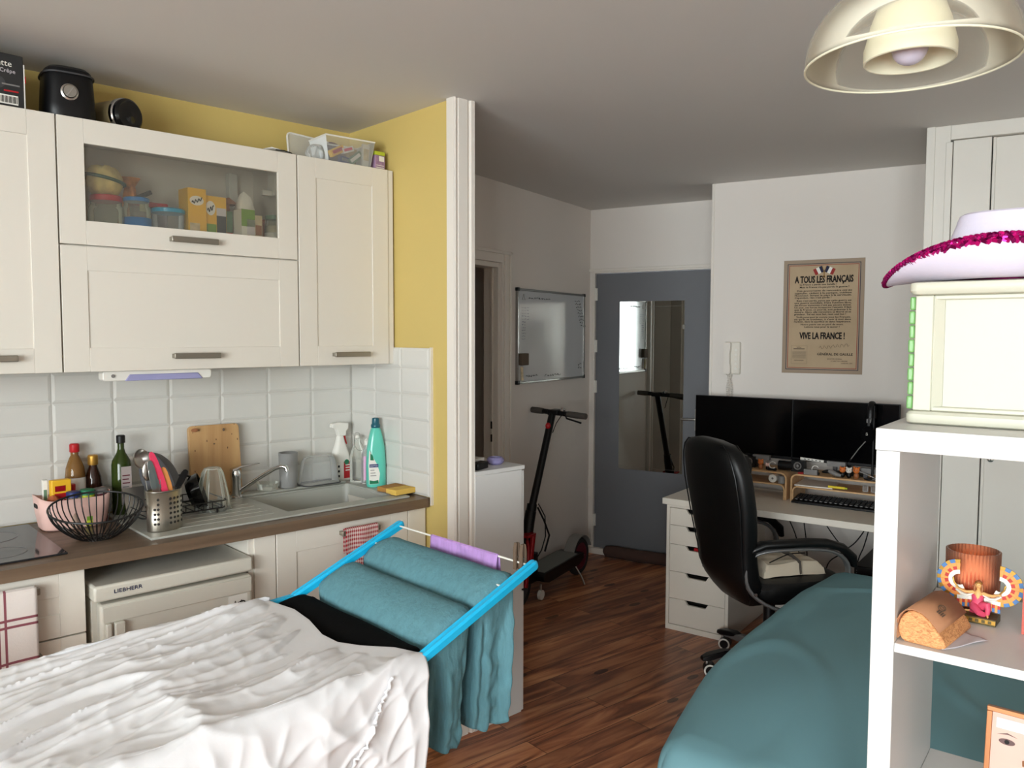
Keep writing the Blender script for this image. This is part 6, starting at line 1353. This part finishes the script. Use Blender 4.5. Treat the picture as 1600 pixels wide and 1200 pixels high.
# ================================================================== PENDANT LAMP
lm = thing('pendant_lamp', 'pendant ceiling lamp with translucent bowl around a cream inner shade', 'lamp', (1.690, .655, 2.175))
mb = MB(); RB = .196; HB = .165
mb.lathe([(RB*sin(R(90*q)), HB*cos(R(90*q))**.9*1.0) for q in [1-.94*i/22 for i in range(23)]], 'lamp_bowl', n=72, caps=False); mb.build('bowl_shade', lm, solid=.0025)
mb = MB(); mb.tube([(RB*cos(2*pi*i/80), RB*sin(2*pi*i/80), .0) for i in range(80)], .0022, 'shade_cream', 6, True); mb.build('bowl_rim', lm)
mb = MB(); mb.lathe([(.081, .004), (.083, .006), (.083, .030), (.079, .045), (.072, .075), (.058, .115), (.042, .145), (.022, .165)], 'shade_cream', n=56, caps=False); mb.build('inner_shade', lm, solid=.004)
mb = MB(); mb.ball((0, 0, .030), .034, 'bulb', 28); mb.lathe([(.026, .045), (.016, .075), (.014, .10)], 'bulb', n=28); mb.build('bulb', lm)
mb = MB(); mb.lathe([(.016, .10), (.020, .105), (.020, .165), (.024, .17), (.010, .19)], 'white_plastic', n=28); mb.build('socket', lm)
mb = MB(); mb.cyl((0, 0, .188), (0, 0, HC-2.175-.03), .0035, 'white_plastic', n=10); mb.build('cord', lm)
mb = MB(); mb.lathe([(.006, HC-2.175-.045), (.040, HC-2.175-.02), (.048, HC-2.175-.0005)], 'white_plastic', n=36); mb.build('ceiling_rose', lm)
# ================================================================== DRYING RACK AND LAUNDRY
RY0, RY1 = 1.478, 2.082; HX, HZ = 1.088, .877; TX, TZ = 1.452, 1.030
rk = thing('drying_rack', 'folding clothes drying rack with bright blue rails', 'drying rack', (0, 0, 0))
def rail(mb, p0, p1):
    p0, p1 = V(p0), V(p1); d = (p1-p0).normalized(); s = V((0, 1, 0)); n_ = d.cross(s).normalized()
    if n_.z < 0: n_ = -n_
    sec = [(-.012, -.012), (.012, -.012), (.013, .004), (.008, .010), (.003, .008), (-.003, .008), (-.008, .010), (-.013, .004)]
    rg = []
    for k_, sc in ((0, .5), (.006, .9), (.014, 1), (-.014, 1), (-.006, .9), (-.0, .5)):
        pass
    Ln = (p1-p0).length
    for dd, sc in ((0, .55), (.004, .85), (.012, 1), (Ln-.012, 1), (Ln-.004, .85), (Ln, .55)): c_ = p0+d*dd; rg.append([c_+s*a_*sc+n_*b_*sc for a_, b_ in sec])
    mb.loft(rg, 'rack_blue')
mb = MB(); rail(mb, (HX-.01, RY0, HZ), (TX+.012, RY0, TZ+.005)); mb.build('wing_rail', rk)
mb = MB(); rail(mb, (HX-.01, RY1, HZ), (TX+.012, RY1, TZ+.005)); mb.build('wing_rail', rk)
XL = .08
def HL(x): return HZ-.050*max(0, min(1, (HX-x)/(HX-XL)))
mb = MB(); rail(mb, (XL, RY0, HL(XL)), (HX+.005, RY0, HZ)); mb.build('main_rail', rk); mb = MB(); rail(mb, (XL, RY1, HL(XL)), (HX+.005, RY1, HZ)); mb.build('main_rail', rk)
mb = MB(); rail(mb, (XL-.36, RY0, HL(XL)-.03), (XL+.01, RY0, HL(XL))); mb.build('wing_rail', rk); mb = MB(); rail(mb, (XL-.36, RY1, HL(XL)-.03), (XL+.01, RY1, HL(XL))); mb.build('wing_rail', rk)
rods = [(XL+.05+i*.105, HL(XL+.05+i*.105)-.002) for i in range(10)]+[(HX+(TX-HX)*k_, HZ+(TZ-HZ)*k_) for k_ in (.33, .735, .985)]
for x, z in rods: mb = MB(); mb.cyl((x, RY0, z), (x, RY1, z), .0028, 'white_plastic', n=8); mb.build('rod', rk)
for y in (RY0+.02, RY1-.02):
    mb = MB(); mb.tube([(XL+.25, y, HL(XL+.25)-.01), (HX-.12, y, .012)], .010, 'white_plastic', 10); mb.build('leg', rk); mb = MB(); mb.tube([(HX-.25, y+.012*(1 if y < 1.8 else -1)*1.8, HL(HX-.25)-.01), (XL+.12, y+.012*(1 if y < 1.8 else -1)*1.8, .012)], .010, 'white_plastic', 10); mb.build('leg', rk)
for x in (XL+.12, HX-.12): mb = MB(); mb.tube([(x, RY0+.02+(.022 if x < .5 else 0), .012), (x, RY1-.02-(.022 if x < .5 else 0), .012)], .010, 'white_plastic', 10); mb.build('foot_bar', rk)
def nz(*p): return noise.noise(p)
def draped(name, label, cat, xc, hw, y0, y1, ztop, slope, zbot, m, seed, amp=.018, arch=.022, nlev=44, group=None, rag=.03, flat=3.0, endrop=.0, nf=7, hwb=None):
    """cloth hung over rods: arched top, gathered sides falling down all round"""
    N = 220; yc = (y0+y1)/2; hy = (y1-y0)/2
    def per(q, ex=.30):
        c_, s_ = cos(q), sin(q); return (abs(c_)**ex*(1 if c_ >= 0 else -1), abs(s_)**ex*(1 if s_ >= 0 else -1))
    vs = []; NT_ = 12
    for j in range(NT_+1):
        s = j/NT_
        for i in range(N):
            q = 2*pi*i/N; px, py = per(q); x = px*hw*s; y = py*hy*s
            zt_ = ztop+slope*x-arch*abs(px*s)**2.4-arch*.5*max(0, abs(py*s)-.90)/.1
            zt_ += .004*nz(x*14+seed, (y)*7, seed)+.006*(1-abs(nz(x*9+seed, y*22, 3)*2.5))*max(0, abs(y)/hy-.75)/.25
            vs.append((xc+x, yc+y, zt_))
    for j in range(1, nlev+1):
        t2 = j/nlev
        for i in range(N):
            q = 2*pi*i/N; px, py = per(q, .30+.35*min(1, t2*1.5)); k_ = (hwb or hw)/hw; wx = hw*(1+(k_-1)*t2)
            zb = zbot+rag*nz(px*2+seed, py*2, 7)
            a_ = amp*min(1, t2*2.6)*(sin(nf*q+seed)+.6*sin((nf*2+1)*q+seed*2+t2*2))*(.7+.5*nz(px*2, py*2, t2*2+seed))+.010*nz(px*4+seed, py*4, t2*9)*min(1, t2*3)
            zst = ztop+slope*px*hw-arch-arch*.5*max(0, abs(py)-.90)/.1
            L_ = max(1e-4, abs(px)**2+abs(py)**2)**.5; yy = py*hy*(1-.05*t2)
            if py < -.3: yy = max(yy+py/L_*a_*.9, -hy-.02)
            else: yy += py/L_*a_*.9
            vs.append((xc+px*wx+px/L_*a_*.3, yc+yy, zst+(zb-zst)*t2))
    rows = NT_+1+nlev; fs = [(j*N+i, j*N+(i+1) % N, (j+1)*N+(i+1) % N, (j+1)*N+i) for j in range(rows-1) for i in range(N)]
    mb = MB(); mb.add(vs, fs, m); o = mb.build(name, solid=.003, ang=80); return tag(o, label, cat, group)
sl = (TZ-HZ)/(TX-HX)
draped('muslin_cloth', 'teal muslin cloth over the rack, the one nearer the upper end and lilac cloth', 'cloth', 1.358, .066, RY0+.022, RY1-.012, .998, sl, .615, 'teal_muslin', 2.2, amp=.022, arch=.030, nf=6, hwb=.078)
draped('muslin_cloth', 'teal muslin cloth over the rack, the lower one beside the black garment', 'cloth', 1.208, .070, RY0+.022, RY1-.014, .944, sl, .61, 'teal_muslin', 5.1, amp=.022, arch=.030, nf=6, hwb=.070)
draped('black_garment', 'black garment hanging between the white sheet and the teal cloths', 'clothing', 1.066, .056, RY0+.024, RY1-.02, .8865, sl*.12, .40, 'black_cloth', 8.4, amp=.009, arch=.012, nf=5)
# lilac cloth on the outermost rod
def lil(u, v_):
    x0, z0 = HX+(TX-HX)*.985, HZ+(TZ-HZ)*.985; y = 1.605+.30*u; s = (v_-.5)*.20; e = .0045
    if abs(s) < e*pi/2: return (x0+e*sin(s/e), y, z0+e*cos(s/e))
    sg = 1 if s > 0 else -1; d = abs(s)-e*pi/2; return (x0+sg*(e+.006*sin(u*7+1)*d/.06+.004*nz(u*6, d*20, sg)), y, z0-d-.006*sin(u*5)*d/.1)
mb = MB(); mb.grid(lil, 40, 40, 'lilac_cloth'); tag(mb.build('small_cloth', solid=.002), 'small lilac cloth hung over the outermost rack rod', 'cloth')
for lb, y in (('brown wooden clothes peg on the outermost rod, the left one of the pair', 1.532), ('brown wooden clothes peg on the outermost rod, next to the blue rail', 1.508)):
    pg = thing('clothes_peg', lb, 'clothes peg', (HX+(TX-HX)*.985, y, HZ+(TZ-HZ)*.985), 0, 'clothes pegs on the rack')
    for s in (-1, 1): mb = MB(); mb.prism([(s*.0035, -.020), (s*.009, -.020), (s*.010, .03), (s*.006, .052), (s*.002, .052), (s*.0035, .01)], -.005, .005, 'peg_wood'); mb.build('jaw', pg, bevel=.0008)
    mb = MB(); mb.tube([(-.006, 0, .012), (0, -.006, .015), (.006, 0, .012), (0, .006, .015)], .0012, 'steel', 5, True); mb.build('spring', pg)
# the white fitted sheet
def hemx(y, drop):
    pts = [(1.30, 1.055), (1.42, 1.085), (1.478, 1.094), (1.55, 1.07), (1.62, 1.02), (1.68, .992), (1.75, .990), (1.86, 1.015), (1.96, 1.025), (2.06, 1.01), (2.3, .98)]
    for (a0, b0), (a1, b1) in zip(pts, pts[1:]):
        if a0 <= y <= a1: x = b0+(b1-b0)*(y-a0)/(a1-a0); break
    else: x = 1.07
    return x-.02*min(1, drop/.1)-.10*max(0, drop-.14)*(1.6 if y < 1.7 else .4)
def ridge(x, y, z): return 1-abs(noise.noise((x, y, z)))*2
def sheet(u, v_):
    hn, wd, hf = .42, RY1-RY0, .15; tot = hn+wd+hf; s = v_*tot; rr_ = .035
    drop = 0; side = 0
    if s < hn: d = hn-s; side = -1
    elif s > hn+wd: d = s-hn-wd; side = 1
    else: d = 0
    yy = RY0+(s-hn)
    if side:
        e0 = RY0+rr_*.3 if side < 0 else RY1-rr_*.3
        if d < rr_*pi/2: yy = e0+side*rr_*sin(d/rr_); drop = rr_*(1-cos(d/rr_))
        else: yy = e0+side*(rr_+.004*(d-rr_)); drop = rr_+d-rr_*pi/2
    xr = hemx(yy, drop); x = -.62+(xr+.62)*u
    X, Y_ = x, s
    ww = .25*noise.noise((x*1.7, s*1.7, 11)); p_ = s-.28*x+ww*.5; wr = .020*max(0, ridge(x*.9, p_*6, 1))**4+.012*max(0, ridge(x*1.7, p_*12, 5))**4+.007*max(0, ridge(x*3.4, p_*23, 7))**3+.002*max(0, ridge(x*11+s*6, s*13-x*7, 9))**3+.014*noise.noise((x*2, s*3, 2))+.0012*noise.noise((x*30, s*30, 4))+.004
    sag = .0
    k_ = min(1, (1-u)*12)*.6+.4
    if side == 0: z = HL(x)+.017+wr*k_-.014*sin(pi*min(1, max(0, (yy-RY0)/wd)))+(.012 if False else 0); y = yy
    else:
        z = HL(x)+.017-drop+wr*k_*max(0, 1-drop/.06); fold = (.026*max(0, ridge(x*3.6+drop*1.2, drop*1.3, 3))**2+.012*max(0, ridge(x*9-drop*3, drop*4, 6))**2+.007*max(0, ridge(x*14+drop*9, drop*11, 8))**3+.002*noise.noise((x*24, drop*24, 1)))*min(1, drop/.10)
        y = yy+side*(fold+.006)*(1 if side < 0 else .6)
    # the right hem tips down over the rail end
    tip = max(0, (u-.955)/.045); z -= .026*tip**2*(1 if side == 0 else .3)
    return (x, y, max(z, HL(x)+.0145) if side == 0 and u < .999 else z)
mb = MB(); mb.grid(sheet, 380, 290, 'sheet_white'); st_ = tag(mb.build('bed_sheet', solid=.002, ang=80), 'crumpled white fitted sheet spread over the drying rack', 'sheet')
mb = MB(); seam = []
for i in range(90):
    k_ = i/89; x = .985-.26*k_; dr2 = .02+.34*k_
    hn = .42; v0 = (hn-dr2-.02)/(hn+RY1-RY0+.15); u0 = (x+.62)/(hemx(1.46, dr2)+.62); p = V(sheet(min(.99, u0), v0)); seam.append((p.x+.003*sin(i*2.1), p.y-.006-.002*sin(i*3), p.z+.003*sin(i*1.3)))
mb.tube(seam, [.0036+.0010*sin(i*2.3) for i in range(90)], 'sheet_white', 8); mb.build('elastic_seam', st_)
